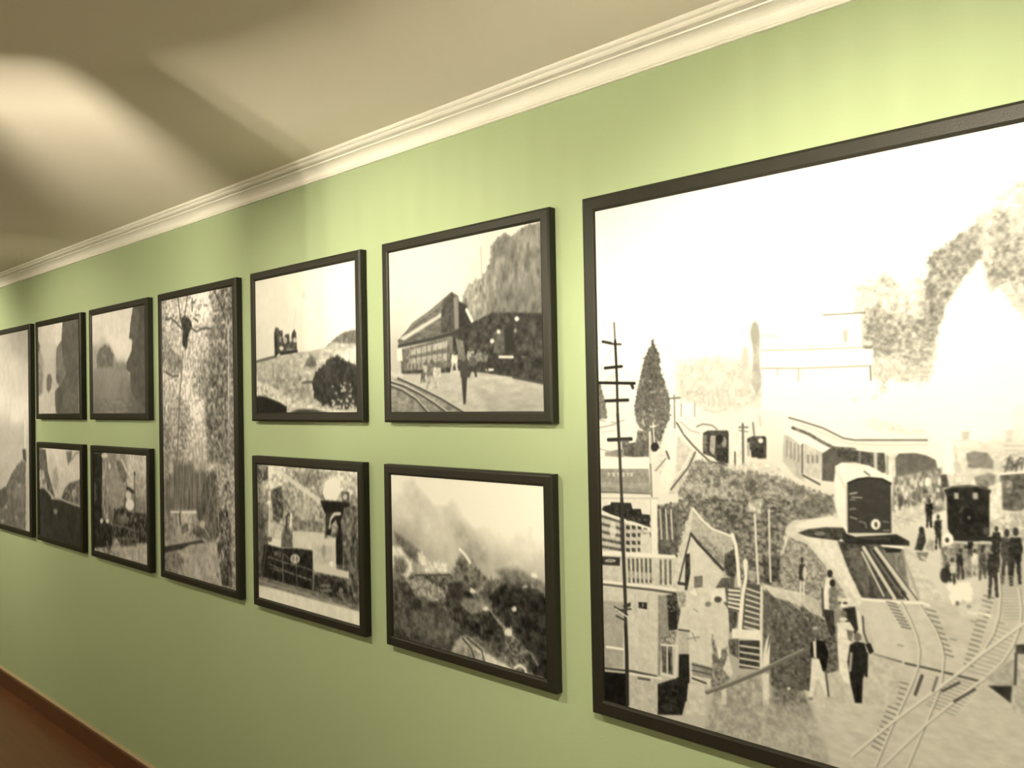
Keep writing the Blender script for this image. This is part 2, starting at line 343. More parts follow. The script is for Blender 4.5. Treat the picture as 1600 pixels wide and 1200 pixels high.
def paint_valley(c):
    c.v(580, 710, 3.078)
    c.F([(100, 130, .93), (300, 130, .99), (600, 200, .98), (790, 170, .97), (790, 400, .93), (650, 350, .96), (480, 280, .97), (150, 250, .86), (230, 260, .80), (120, 330, .82), (300, 350, .84), (420, 350, .78), (200, 400, .76), (340, 430, .80), (550, 420, .86), (700, 470, .82), (620, 520, .72), (500, 500, .66), (120, 400, .66), (150, 440, .5), (300, 500, .72), (800, 540, .78), (800, 650, .62)], 18, .012, 14)
    c.P([(390, 350), (440, 330), (500, 390), (560, 450), (560, 560), (470, 500), (420, 440)], .66, .05, 12, 22, a=.6)
    c.P([(110, 370), (150, 400), (230, 460), (220, 520), (180, 500), (120, 420)], .4, .05, 5, 8, a=.8)
    c.P([(88, 600), (180, 580), (380, 575), (430, 480), (480, 520), (560, 600), (640, 600), (700, 590), (780, 600), (860, 640), (860, 1090), (500, 1000), (85, 900)], .44, .08, 7, 10, rag=2)
    c.P([(88, 605), (170, 620), (220, 690), (330, 720), (370, 780), (430, 850), (400, 960), (88, 890)], .33, .06, 8, 6, rag=1)
    c.P([(200, 760), (330, 740), (400, 850), (360, 920), (240, 900)], .42, .06, 7, 10, a=.7)
    c.P([(345, 690), (400, 620), (470, 640), (540, 740), (590, 760), (640, 860), (650, 960), (600, 930), (520, 880), (440, 860), (390, 790)], .27, .06, 6, 6, rag=1.5)
    c.P([(360, 620), (430, 610), (450, 680), (400, 710)], .26, .03, 5, 6)
    c.P([(440, 690), (540, 700), (565, 745), (480, 770), (430, 720)], .56, .06, 5, 5, a=.8)
    c.P([(640, 610), (700, 600), (790, 650), (860, 700), (860, 1090), (770, 1050), (740, 930), (640, 820), (560, 690)], .22, .05, 7, 7, rag=1.5)
    c.P([(600, 560), (700, 540), (780, 600), (740, 650), (650, 640)], .4, .06, 6, 10, a=.7)
    c.P([(160, 600), (240, 600), (340, 640), (360, 700), (300, 700), (230, 680), (180, 620)], .6, .07, 4, 5, rag=1)
    c.P([(380, 960), (400, 900), (440, 870), (480, 880), (560, 950), (640, 1000), (690, 1040), (600, 1030), (460, 990)], .62, .06, 5, 5)
    c.P([(500, 930), (560, 960), (690, 1038), (560, 1010)], .82, .03, 5, 3)
    for p in ([(440, 885), (480, 930), (500, 995)], [(460, 880), (530, 940), (545, 1000)]): c.L(p, .32, 3)
    c.L([(540, 700), (600, 790), (660, 850), (720, 920), (770, 960), (800, 1010)], .58, 4, .8, .08, 3)
    c.P([(650, 880), (720, 890), (750, 950), (740, 1010), (680, 1010), (640, 940)], .42, .09, 3, 4)
    c.L([(210, 580), (380, 578)], .34, 3)
    c.P([(100, 440), (135, 445), (195, 510), (200, 560), (170, 600), (150, 575), (180, 540), (150, 490), (110, 490), (100, 590), (90, 590), (92, 470)], .88, .04, 5, 8, rag=1.2)
    c.E(140, 540, 26, 35, .45, .9, 3, .06, 4)
    for x, y, rx, ry in ((240, 495, 16, 24), (262, 520, 18, 16), (300, 545, 22, 20), (335, 535, 28, 22), (345, 550, 18, 15), (265, 550, 15, 14)): c.E(x, y, rx, ry, .93, .8, 7, .03, 4, 1.5)
    c.L([(425, 455), (450, 480), (475, 518)], .95, 5, .9)
    for x, y, r in ((487, 655, 14), (686, 742, 12), (660, 850, 20), (740, 635, 10), (785, 580, 16), (550, 740, 12)): c.E(x, y, r, r*.9, .92, .85, 3, 0, 6, 1)
    c.L([(690, 1025), (715, 1010), (740, 1030), (745, 1055)], .88, 4)

def paint_hilltop(c):
    c.v(380, 380, 4.0)
    c.F([(100, 260, .97), (400, 200, .99), (680, 150, .99), (100, 400, .98), (90, 560, .91), (180, 500, .93), (450, 450, .98), (450, 560, .94), (650, 400, .99), (400, 620, .95), (100, 680, .9)], 26, .005, 12)
    c.E(378, 325, 12, 26, .86, .8, 6); c.L([(328, 420), (314, 520)], .88, 3, .8)
    c.P([(500, 660), (560, 600), (620, 555), (730, 530), (730, 660), (560, 680)], .5, .05, 5, 2.5, rag=.5)
    c.P([(500, 660), (570, 610), (610, 625), (730, 625), (730, 690), (560, 700)], .76, .05, 5, 3)
    c.P([(60, 745), (120, 728), (200, 705), (330, 680), (420, 672), (510, 650), (560, 665), (730, 640), (730, 1080), (60, 1085)], .76, .055, (7, 4), 2)
    c.L([(62, 745), (120, 728), (205, 706)], .42, 4)
    c.P([(62, 770), (200, 740), (330, 800), (430, 860), (430, 960), (300, 950), (150, 870), (62, 850)], .68, .07, 6, 8, a=.8)
    c.P([(62, 850), (150, 880), (280, 960), (380, 1010), (520, 1040), (730, 1050), (730, 1075), (300, 1060), (200, 990), (62, 930)], .86, .07, 4, 5, rag=1)
    c.P([(380, 770), (400, 720), (425, 695), (450, 715), (460, 765)], .5, .05, 4, 3, rag=1); c.E(425, 760, 28, 14, .4, .8, 4)
    c.L([(370, 868), (430, 865)], .4, 4)
    c.P([(430, 880), (450, 810), (500, 760), (540, 715), (580, 700), (640, 730), (730, 775), (730, 1010), (640, 1030), (560, 1025), (500, 1005), (445, 970)], .25, .04, 5, 3, rag=1.3)
    c.P([(540, 715), (600, 680), (730, 640), (730, 760), (640, 720), (590, 692)], .88, .05, 5, 3)
    rr = np.random.RandomState(3)
    for i in range(60):
        x = 550+rr.rand()*140; y = 850+rr.rand()**.6*210
        c.E(x, y, 4+rr.rand()*5, 4+rr.rand()*6, .72+rr.rand()*.2, .8, 1.5)
    for i in range(30): c.E(130+rr.rand()*250, 840+rr.rand()*150, 8+rr.rand()*12, 6+rr.rand()*6, .5 if i % 2 else .9, .5, 3)
    c.P([(58, 968), (100, 952), (150, 962), (220, 990), (272, 1020), (268, 1095), (58, 1095)], .17, .015, 8, 3)
    c.P([(272, 1065), (340, 1035), (430, 1035), (560, 1062), (730, 1075), (730, 1095), (270, 1095)], .3, .03, 6, 3)
    c.P([(195, 705), (192, 560), (200, 525), (220, 528), (225, 545), (245, 545), (248, 600), (262, 570), (285, 565), (292, 620), (305, 560), (318, 535), (330, 560), (336, 680), (215, 692)], .34, .05, 3, 2)
    for x, y, rx, ry, v in ((238, 655, 14, 14, .95), (262, 605, 12, 22, .8), (295, 600, 10, 16, .85), (322, 605, 12, 16, .9), (285, 660, 20, 8, .55), (300, 665, 30, 5, .6), (232, 600, 6, 20, .7)): c.E(x, y, rx, ry, v, .85)
    c.L([(205, 580), (208, 695)], .15, 4); c.L([(235, 690), (335, 672)], .2, 4)

def paint_engine(c):
    c.v(380, 700, 3.871)
    c.F([(90, 150, .55), (110, 300, .5), (90, 450, .4), (90, 650, .38), (180, 140, .97), (170, 250, .9), (200, 200, .85), (300, 160, .72), (400, 180, .66), (450, 250, .72), (560, 170, .9), (650, 180, .85), (350, 300, .74), (250, 320, .62), (350, 450, .66), (430, 400, .7), (450, 470, .6), (200, 480, .8), (650, 420, .5), (650, 600, .42), (650, 800, .42), (300, 420, .68)], 16, .09, 6)
    c.P([(75, 105), (150, 108), (150, 190), (110, 200), (75, 170)], .5, .12, 5, 4)
    c.P([(300, 150), (520, 150), (460, 200), (400, 240), (340, 210)], .5, .1, 4, 6, a=.7)
    c.L([(200, 125), (280, 190), (350, 240), (430, 295), (480, 330)], .9, 8, .8)
    c.P([(165, 250), (230, 230), (245, 330), (240, 420), (210, 450), (180, 430)], .36, .09, 4, 4, a=.85)
    c.P([(250, 260), (300, 300), (310, 400), (260, 440), (240, 380)], .62, .12, 4, 6, a=.7)
    c.P([(300, 430), (480, 440), (480, 510), (300, 500)], .52, .07, (5, 3), 4, a=.7)
    c.E(375, 375, 60, 55, .74, .6, 8, .06, 5)
    c.P([(488, 230), (500, 195), (540, 175), (580, 200), (590, 260), (560, 310), (500, 310), (480, 280)], .99, 0, 5, 4, rag=1)
    c.P([(590, 260), (640, 265), (640, 330), (600, 330)], .4, .05, 4, 2); c.E(615, 295, 14, 18, .8)
    c.P([(150, 540), (200, 545), (235, 555), (235, 600), (150, 580)], .93, 0, 4, 2); c.P([(150, 440), (240, 470), (235, 550), (150, 540)], .82, .04, 5, 3)
    c.P([(298, 500), (400, 505), (490, 512), (490, 545), (560, 540), (562, 700), (560, 750), (425, 730), (420, 615), (298, 600)], .86, .015, 8, 2)
    c.P([(430, 590), (550, 590), (550, 700), (430, 700)], .8, .03, 6, 3); c.E(487, 620, 14, 40, .6, .6, 4); c.E(532, 698, 14, 16, .98)
    c.P([(425, 700), (640, 745), (640, 790), (430, 745)], .86, 0, 5, 2)
    c.P([(465, 316), (560, 320), (642, 330), (640, 350), (600, 400), (588, 440), (600, 560), (600, 705), (562, 700), (560, 560), (575, 480), (560, 430), (530, 500), (528, 525), (500, 525), (498, 400), (480, 360)], .17, .03, 4, 2)
    c.L([(520, 480), (525, 430), (550, 398), (585, 395)], .85, 5); c.P([(500, 395), (540, 395), (525, 420), (515, 500), (500, 500)], .3, .05, 4, 2); c.P([(528, 470), (560, 430), (562, 470), (540, 520)], .75, .1, 3, 2)
    c.P([(605, 360), (675, 350), (720, 940), (640, 920), (640, 740), (600, 700)], .42, .1, (4, 7), 3)
    c.E(635, 480, 22, 50, .62, .7, 4, .1, 3)
    c.P([(110, 580), (150, 585), (235, 605), (300, 605), (418, 620), (420, 745), (420, 860), (250, 815), (110, 770)], .2, .05, 4, 2)
    for p in ([(150, 655), (250, 690), (350, 715), (420, 740)], [(160, 700), (260, 745), (420, 800)], [(240, 640), (240, 810)], [(320, 690), (325, 830)], [(160, 720), (230, 745)], [(250, 640), (270, 660)]): c.L(p, .55, 2.5, .8, .1, 3)
    c.E(313, 668, 30, 30, .72); c.E(313, 668, 17, 17, .55); c.L([(313, 650), (313, 690)], .9, 3); c.P([(180, 620), (230, 625), (230, 660), (190, 650)], .4, .06, 4, 3)
    c.P([(430, 765), (500, 770), (620, 800), (630, 930), (540, 895), (425, 860)], .26, .06, 4, 3)
    for x, y, rx, ry in ((495, 830, 35, 9), (500, 860, 40, 10), (590, 860, 14, 18)): c.E(x, y, rx, ry, .6, .8, 2)
    c.P([(560, 870), (620, 880), (630, 930), (600, 935)], .45, .1, 3, 2)
    c.P([(228, 600), (232, 520), (250, 470), (265, 450), (290, 520), (300, 600)], .46, .05, 4, 2.5); c.L([(258, 500), (262, 420), (272, 400)], .3, 4); c.L([(285, 470), (290, 400)], .95, 5)
    c.L([(158, 335), (160, 545)], .88, 4); c.E(156, 328, 11, 12, .99); c.E(160, 550, 14, 16, .35, .8)
    c.P([(75, 350), (120, 350), (130, 500), (110, 750), (75, 750)], .42, .06, (4, 9), 4, a=.8); c.L([(140, 590), (115, 770)], .3, 5)
    c.P([(75, 785), (110, 775), (400, 860), (560, 915), (720, 955), (720, 1000), (400, 920), (75, 830)], .52, .05, (9, 3), 2)
    c.L([(90, 800), (350, 872), (640, 965)], .8, 2.5, .5)
    c.P([(75, 822), (200, 850), (400, 905), (720, 990), (720, 1085), (400, 1005), (75, 925)], .93, .015, 8, 3)

def paint_forest(c):
    c.v(230, 420, 4.2875)
    c.F([(110, 220, .7), (160, 260, .85), (220, 200, .86), (370, 210, .97), (330, 320, .9), (450, 160, .7), (510, 200, .5), (160, 420, .78), (200, 480, .84), (300, 480, .78), (400, 460, .74), (500, 400, .52), (500, 600, .5), (400, 600, .6), (300, 620, .8), (160, 600, .66), (100, 500, .62), (170, 760, .84), (130, 900, .72), (280, 820, .88), (350, 760, .62), (450, 750, .5), (340, 960, .95), (330, 1100, .86), (430, 950, .5), (510, 900, .56), (180, 1100, .72), (230, 1000, .62), (120, 1150, .6)], 13, .1, 4)
    c.P([(395, 380), (545, 330), (550, 1300), (400, 1300), (380, 700), (420, 560)], .5, .13, 4, 10, a=.8, rag=2)
    c.P([(120, 560), (170, 540), (230, 600), (215, 700), (150, 700)], .52, .1, 4, 6, a=.7)
    rr = np.random.RandomState(9)
    for i in range(90):
        x = 120+rr.rand()*420; y = 150+rr.rand()*300; c.E(x, y, 3+rr.rand()*12, 3+rr.rand()*9, .25+.2*rr.rand() if rr.rand() < .6 else .97, .6, 1.5)
    for p in ([(200, 170), (215, 260), (220, 330), (240, 400), (250, 430)], [(270, 180), (258, 260), (245, 340)], [(120, 340), (160, 330), (195, 360), (230, 400)], [(260, 400), (300, 400), (330, 420), (380, 395), (430, 400)], [(300, 200), (300, 280)], [(310, 330), (340, 350)], [(450, 150), (500, 260), (520, 340)], [(120, 690), (170, 720), (210, 715)]): c.L(p, .3, 3, .85)
    c.P([(225, 320), (280, 320), (300, 380), (275, 430), (270, 520), (250, 560), (235, 480), (235, 400)], .28, .06, 3, 3, rag=1.2)
    c.L([(238, 560), (228, 700), (215, 900), (200, 1300)], .42, 3.5, .85)
    c.L([(543, 380), (545, 1200)], .8, 3, .7, .1, 3); c.L([(95, 230), (92, 600)], .7, 3, .5, .1, 3)
    for i in range(70):
        x = 400+rr.rand()*145; y = 450+rr.rand()*850; c.E(x, y, 3+rr.rand()*6, 4+rr.rand()*14, .78 if rr.rand() < .4 else .3, .5, 1.5)
    c.v(230, 690, 4.444)
    c.P([(90, 150), (400, 140), (430, 480), (90, 490)], .5, .055, (5, 20), 12, a=.85)
    for x in (150, 185, 235, 255, 310, 345, 390): c.L([(x+8, 100+(x*7 % 90)), (x, 480)], .38, 3, .6)
    c.P([(90, 60), (200, 80), (180, 240), (90, 300)], .68, .09, 4, 10, a=.7); c.P([(290, 0), (400, 0), (400, 200), (330, 210)], .8, .08, (4, 9), 8, a=.7)
    c.E(165, 185, 16, 40, .88, .7, 4)
    c.P([(95, 520), (350, 490), (420, 660), (500, 720), (520, 1000), (300, 960), (95, 910)], .73, .045, 7, 5)
    c.P([(95, 500), (170, 500), (200, 650), (95, 720)], .58, .06, 5, 5, a=.8)
    c.P([(240, 480), (345, 478), (340, 500), (310, 505), (305, 560), (295, 640), (240, 600)], .84, .05, 4, 3); c.L([(165, 488), (220, 488)], .93, 4); c.L([(240, 489), (342, 488)], .97, 4)
    c.L([(225, 500), (230, 570)], .32, 4); c.L([(200, 500), (200, 560)], .45, 3); c.P([(235, 580), (285, 560), (285, 620), (240, 640)], .55, .08, 3, 4)
    c.P([(345, 440), (420, 200), (480, 220), (500, 480), (480, 680), (420, 690), (340, 660), (300, 640), (310, 610), (350, 580)], .38, .08, (3, 7), 8, a=.75, rag=2)
    c.E(382, 572, 20, 28, .85, .85, 3); c.L([(395, 600), (430, 660)], .8, 4, .6)
    c.P([(470, 480), (575, 470), (588, 1030), (520, 1000), (500, 840), (480, 700)], .48, .13, (3, 6), 4)
    for i in range(50):
        x = 470+rr.rand()*110; y = 50+rr.rand()*960; c.E(x, y, 3+rr.rand()*7, 5+rr.rand()*16, .8 if rr.rand() < .45 else .26, .55, 1.5)
    c.P([(100, 730), (250, 705), (380, 680), (400, 700), (300, 715), (240, 745), (110, 775)], .3, .03, 5, 3)
    c.P([(100, 780), (200, 760), (260, 830), (200, 930), (100, 905)], .5, .08, 4, 6, a=.7); c.P([(430, 690), (480, 720), (490, 820), (440, 760)], .78, .04, 4, 5)
    c.P([(500, 840), (560, 860), (580, 1020), (520, 1000)], .36, .08, 4, 4); c.L([(400, 960), (590, 1020)], .72, 4, .7, .1, 4)

def paint_meadow(c):
    c.v(0, 470, 5.7125)
    c.F([(820, 150, .93), (1000, 120, .94), (1150, 100, .94), (840, 350, .9), (1080, 400, .94), (1150, 500, .92), (850, 480, .72), (850, 620, .62), (1000, 640, .62), (1100, 640, .6), (850, 800, .58), (1000, 750, .61), (1100, 800, .55), (850, 1000, .52), (1000, 980, .56), (1200, 900, .47), (1250, 1000, .45)], 10, .012, 8)
    c.P([(800, 380), (860, 400), (900, 600), (800, 620)], .7, .02, 5, 8, a=.7)
    c.P([(860, 490), (880, 430), (930, 392), (980, 420), (1010, 480), (1010, 590), (870, 590)], .5, .03, 5, 4, rag=1); c.E(930, 490, 22, 20, .62, .7, 4)
    for x in (1045, 1095, 1110): c.P([(x-22, 640), (x-10, 550), (x+10, 555), (x+22, 640)], .6, .02, 5, 3)
    c.P([(1188, 40), (1165, 180), (1160, 230), (1150, 330), (1180, 350), (1170, 450), (1130, 540), (1120, 600), (1160, 640), (1160, 760), (1190, 860), (1230, 900), (1300, 960), (1300, 0)], .4, .02, 6, 2.5, rag=.6)
    c.P([(1190, 40), (1165, 230), (1190, 400), (1230, 300), (1240, 100)], .44, .02, 6, 4)
    rr = np.random.RandomState(4)
    for i in range(40): c.E(860+rr.rand()*340, 860+rr.rand()*160, 8+rr.rand()*16, 5+rr.rand()*8, .66 if i % 2 else .46, .5, 2)
    for p in ([(940, 880), (990, 980)], [(1090, 880), (1150, 960)]): c.L(p, .42, 2.5, .6)

def paint_misty_road(c):
    c.v(0, 470, 5.7125)
    c.F([(320, 240, .82), (430, 260, .86), (540, 220, .9), (420, 400, .84), (440, 560, .82), (400, 700, .8), (350, 620, .68), (340, 750, .62), (500, 600, .78), (400, 880, .83), (460, 950, .82), (350, 1000, .78)], 10, .01, 8)
    c.P([(300, 260), (325, 320), (360, 400), (350, 450), (325, 460), (310, 600), (300, 500)], .5, .02, 5, 3)
    c.P([(305, 560), (350, 560), (385, 660), (375, 820), (330, 850), (325, 1020), (308, 1020)], .6, .03, 5, 5)
    c.P([(556, 180), (700, 140), (700, 1035), (480, 1010), (490, 900), (490, 800), (530, 760), (500, 680), (500, 500), (505, 420), (548, 350)], .44, .02, 7, 3, rag=.5)
    c.P([(505, 420), (545, 360), (560, 500), (590, 640), (540, 760), (500, 680)], .56, .03, 5, 4, a=.8); c.P([(560, 820), (690, 780), (690, 1020), (560, 1010)], .5, .03, 5, 6, a=.7)
    c.P([(415, 700), (425, 655), (450, 650), (465, 700), (455, 780), (430, 820), (415, 780)], .52, .02, 4, 4)
    c.E(520, 700, 20, 40, .45, .7, 4); c.E(650, 840, 20, 18, .55, .6, 4)
    c.P([(335, 1020), (330, 860), (385, 825), (480, 820), (500, 1000), (530, 1020)], .83, .015, 6, 4)

def paint_tall_sky(c):
    c.F([(0, 525, .72), (35, 520, .70), (-40, 560, .76), (0, 580, .76), (30, 600, .78), (-40, 640, .82), (0, 630, .82), (34, 650, .88), (0, 670, .72), (34, 680, .74), (0, 710, .7), (30, 720, .72), (-60, 700, .7), (-60, 530, .72)], 18, .01, 10)
    c.P([(-90, 680), (-20, 668), (38, 662), (38, 700), (-90, 700)], .68, .01, 6, 14, a=.6)
    c.v(0, 670, 5.0)
    c.P([(-500, 500), (-100, 520), (10, 480), (60, 430), (90, 350), (125, 290), (165, 250), (200, 260), (200, 800), (-500, 800)], .45, .03, 6, 2.5, rag=1)
    c.P([(-100, 540), (40, 450), (60, 560), (20, 620), (-100, 620)], .36, .03, 5, 5, a=.8); c.P([(120, 430), (190, 430), (190, 560), (100, 540)], .52, .02, 5, 6, a=.8)
    c.P([(172, 160), (200, 155), (205, 260), (180, 240)], .36, 0, 4, 2)
    for x, y, r in ((125, 695, 12), (45, 610, 14), (20, 720, 14), (150, 440, 14)): c.E(x, y, r, r, .66, .7, 3)
    c.L([(194, -60), (196, 150)], .93, 3.5, .8)

def paint_dark_slope(c):
    c.v(0, 670, 5.0)
    c.F([(360, 170, .9), (450, 180, .92), (590, 180, .88), (400, 300, .85), (500, 320, .9), (590, 330, .9), (420, 420, .8), (450, 500, .84), (500, 400, .86), (300, 200, .55), (310, 300, .62), (330, 420, .74)], 8, .02, 5)
    c.P([(282, 160), (355, 160), (375, 340), (410, 460), (430, 540), (370, 470), (330, 330), (285, 320)], .45, .05, 4, 3); c.E(300, 235, 16, 22, .62, .6, 4)
    c.P([(290, 320), (340, 320), (370, 460), (290, 460)], .72, .1, 3, 3); c.E(345, 410, 12, 25, .48, .7, 3)
    c.P([(415, 330), (440, 300), (455, 400), (440, 480), (410, 440)], .7, .03, 4, 5, a=.8); c.P([(515, 180), (560, 170), (560, 240), (530, 280)], .55, .05, 4, 4)
    c.L([(560, 240), (590, 190), (660, 170)], .6, 4, .7)
    c.P([(470, 560), (500, 470), (540, 420), (660, 380), (660, 620), (500, 570)], .5, .07, 4, 3, rag=.6); c.E(577, 505, 16, 32, .9, .9, 3)
    c.P([(282, 470), (340, 462), (385, 510), (410, 545), (450, 540), (520, 565), (660, 625), (660, 940), (288, 880)], .28, .02, 10, 3)
    c.L([(400, 540), (470, 545), (540, 575), (660, 612)], .74, 3); c.E(432, 642, 16, 20, .66, .9, 4)
    c.P([(560, 480), (660, 500), (660, 600), (570, 570)], .55, .06, 4, 4, a=.6)

def paint_workers(c):
    c.v(0, 670, 5.0)
    c.F([(740, 230, .3), (740, 500, .36), (740, 700, .28), (740, 900, .4), (860, 250, .62), (930, 300, .68), (1050, 240, .85), (1100, 300, .85), (1090, 450, .75), (900, 400, .7), (900, 560, .68), (1080, 600, .6), (850, 700, .5), (950, 700, .4), (1080, 750, .42), (850, 850, .35), (980, 850, .42), (900, 960, .72), (1080, 980, .7), (800, 960, .68)], 8, .05, 5)
    c.P([(722, 190), (795, 200), (800, 400), (790, 560), (800, 700), (850, 740), (880, 760), (870, 900), (722, 950)], .24, .04, 5, 3)
    c.P([(720, 400), (750, 430), (750, 560), (722, 580)], .42, .04, 4, 4, a=.7)
    c.P([(800, 260), (860, 250), (870, 340), (840, 520), (850, 690), (810, 690), (795, 480)], .64, .08, (3, 9), 3); c.E(815, 208, 26, 18, .92, .95, 3); c.E(855, 290, 10, 22, .92, .8, 3)
    c.P([(840, 350), (900, 320), (970, 400), (965, 600), (880, 610), (845, 520)], .66, .03, 5, 4); c.P([(900, 230), (950, 260), (1000, 400), (960, 420), (920, 330)], .45, .06, 4, 4, a=.8)
    c.L([(950, 240), (990, 330)], .9, 5, .8); c.P([(985, 390), (1010, 360), (1060, 370), (1070, 420), (1040, 440), (1000, 450)], .85, .05, 4, 3); c.L([(990, 460), (1040, 490)], .25, 5); c.L([(1050, 380), (1050, 640)], .42, 5, .7); c.E(1050, 350, 8, 16, .35)
    c.E(1002, 520, 22, 40, .9, .95, 3); c.E(1012, 590, 34, 46, .98, .97, 3)
    c.P([(890, 620), (985, 625), (1000, 650), (1150, 660), (1150, 880), (960, 900), (880, 830)], .32, .09, 4, 3); c.P([(910, 680), (980, 650), (1010, 700), (990, 740), (920, 735)], .52, .05, 4, 3, a=.8)
    for p in ([(890, 745), (980, 760), (1060, 800)], [(900, 850), (1080, 860)]): c.L(p, .55, 3, .7)
    c.E(1055, 710, 12, 14, .7, .7); c.E(793, 716, 13, 20, .88); c.E(838, 716, 13, 20, .9)
    c.P([(722, 930), (770, 920), (860, 950), (1150, 1070), (1150, 1095), (722, 975)], .66, .1, 4, 3); c.P([(880, 920), (1150, 900), (1150, 1090), (900, 990)], .74, .05, 6, 5)
    c.L([(1000, 880), (1060, 905)], .4, 5, .7); c.L([(836, 880), (850, 980)], .5, 5)

def paint_big(c):
    rr = np.random.RandomState(21)
    # ---- sky, haze and ground tone (photograph pixels)
    c.F([(950, 360, .985), (1100, 400, .99), (1300, 350, .99), (1550, 250, .99), (1100, 560, .97), (1000, 500, .985), (1250, 620, .985), (1400, 620, .98), (1500, 600, 1.), (1150, 640, .93), (1030, 600, .97), (2000, 300, .98), (2400, 400, .98), (1600, 660, .96), (1900, 700, .93), (1200, 700, .9), (1000, 700, .93), (1450, 700, .95), (1200, 900, .75), (1400, 900, .88), (1000, 900, .85), (1400, 1050, .83), (1700, 900, .8), (1700, 1100, .78), (2200, 900, .8), (2300, 1300, .72), (1400, 1200, .8), (1000, 1080, .8), (1750, 1300, .76)], 45, .004, 14)
    # ---- wooded bank at right, behind the smoke
    c.P([(1333, 590), (1337, 500), (1335, 446), (1352, 440), (1381, 425), (1395, 440), (1420, 450), (1447, 425), (1449, 400), (1490, 372), (1508, 364), (1520, 340), (1547, 325), (1570, 300), (1600, 280), (1660, 230), (1800, 170), (2300, 120), (2800, 60), (2800, 800), (1480, 800), (1470, 600)], .84, .05, 5, 8, rag=4)
    c.P([(1449, 400), (1490, 372), (1530, 345), (1535, 400), (1500, 440), (1478, 480), (1470, 525), (1445, 530), (1440, 480)], .64, .08, 4, 8, a=.85, rag=2)
    c.P([(1345, 490), (1370, 470), (1400, 500), (1450, 500), (1465, 540), (1440, 570), (1400, 555), (1362, 560), (1350, 530)], .72, .09, 4, 8, a=.85, rag=3)
    for x, y, rx, ry, v in ((1368, 512, 14, 12, .66), (1390, 530, 12, 9, .64), (1375, 545, 14, 7, .7), (1423, 562, 14, 12, .74), (1450, 512, 12, 24, .66), (1387, 440, 10, 10, .74), (1397, 482, 8, 8, .75), (1381, 590, 8, 10, .78), (1365, 622, 8, 5, .8), (1380, 605, 6, 8, .82), (1420, 500, 9, 9, .74), (1430, 530, 8, 7, .75)): c.E(x, y, rx, ry, v, .7, 4, .07, 3, 2)
    c.P([(1543, 352), (1560, 330), (1600, 345), (1640, 380), (1640, 480), (1590, 440), (1570, 440), (1548, 458), (1540, 430), (1553, 400)], .68, .08, 4, 6, a=.85, rag=3)
    c.P([(1560, 300), (1700, 230), (1900, 220), (1900, 520), (1640, 480), (1590, 380)], .84, .06, 5, 14, a=.7, rag=3)
    for i in range(90):
        x = 1340+rr.rand()*300; y = 420+(1-(x-1340)/300)*90+rr.rand()*90-90*((x-1340)/300)
        c.E(x, y, 2+rr.rand()*4, 2+rr.rand()*3, .5+rr.rand()*.18, .4, 3)
    # far haze of small trees
    c.P([(1055, 600), (1060, 565), (1090, 560), (1130, 560), (1160, 568), (1195, 580), (1195, 630), (1130, 640), (1055, 625)], .84, .04, 6, 16, a=.9, rag=4)
    for x in range(1060, 1160, 9): c.L([(x+rr.rand()*4, 575+rr.rand()*20), (x, 612+rr.rand()*14)], .84, 3, .4, soft=3)
    c.P([(1065, 605), (1095, 608), (1160, 606), (1160, 618), (1065, 620)], .82, .05, 4, 5, a=.7)
    c.P([(1102, 560), (1150, 560), (1150, 640), (1102, 640)], .88, .05, (4, 8), 10, a=.5)
    # slim cypresses
    c.P([(1171, 520), (1174, 506), (1179, 500), (1185, 508), (1188, 530), (1186, 555), (1190, 600), (1182, 618), (1174, 600), (1176, 550)], .76, .02, 5, 4)
    c.E(1179, 520, 7, 17, .7, .8, 3); c.E(1164, 560, 6, 20, .78, .8, 4); c.L([(1165, 575), (1165, 605)], .86, 4, .7); c.L([(1150, 565), (1152, 605)], .87, 4, .6)
    # pale white building on the slope
    c.P([(1190, 524), (1285, 492), (1347, 489), (1348, 541), (1363, 543), (1363, 640), (1190, 640)], .995, 0, 5, 3)
    c.L([(1285, 492), (1351, 488)], .55, 2); c.L([(1346, 490), (1347, 541)], .75, 1.6); c.L([(1190, 524), (1218, 525)], .7, 1.6)
    c.P([(1316, 515), (1324, 514), (1324, 534), (1317, 535)], .78, 0, 4, 1.5)
    c.L([(1190, 547), (1250, 546), (1362, 542)], .68, 1.8); c.P([(1348, 540), (1362, 540), (1362, 545), (1350, 545)], .62, 0, 4, 2)
    c.L([(1190, 575), (1250, 575), (1362, 571)], .66, 2); c.L([(1359, 573), (1360, 594)], .58, 2.5); c.L([(1214, 576), (1214, 588)], .74, 2); c.L([(1247, 576), (1247, 594)], .76, 3); c.L([(1254, 576), (1254, 590)], .84, 2)
    c.L([(1265, 542), (1268, 538)], .75, 3, .8); c.E(1334, 624, 5, 3, .87)
    c.L([(1434, 588), (1448, 588)], .75, 2); c.L([(1434, 589), (1434, 606)], .9, 2); c.L([(1502, 586), (1518, 587)], .9, 2)
    c.P([(1350, 655), (1380, 660), (1446, 672), (1446, 682), (1380, 680), (1350, 664)], .93, .02, 4, 3); c.E(1400, 668, 12, 6, .87, .7, 4, .05, 3); c.E(1435, 673, 10, 4, .88, .6, 3, .05, 3); c.L([(1358, 653), (1392, 661)], .86, 1.5)
    # ---- left: small tree, pole top, conifer
    c.P([(930, 588), (938, 600), (945, 625), (950, 658), (930, 662)], .55, .05, 4, 3, rag=.6)
    c.P([(1020, 529), (1027, 545), (1031, 565), (1036, 590), (1043, 610), (1047, 632), (1046, 655), (1038, 672), (1030, 678), (1022, 690), (1010, 680), (995, 662), (991, 635), (996, 605), (1001, 580), (1005, 560), (1012, 550)], .52, .045, 3, 2.5, rag=1.5)
    c.P([(1012, 560), (1022, 540), (1027, 600), (1020, 650), (1005, 640)], .46, .04, 3, 6, a=.6)
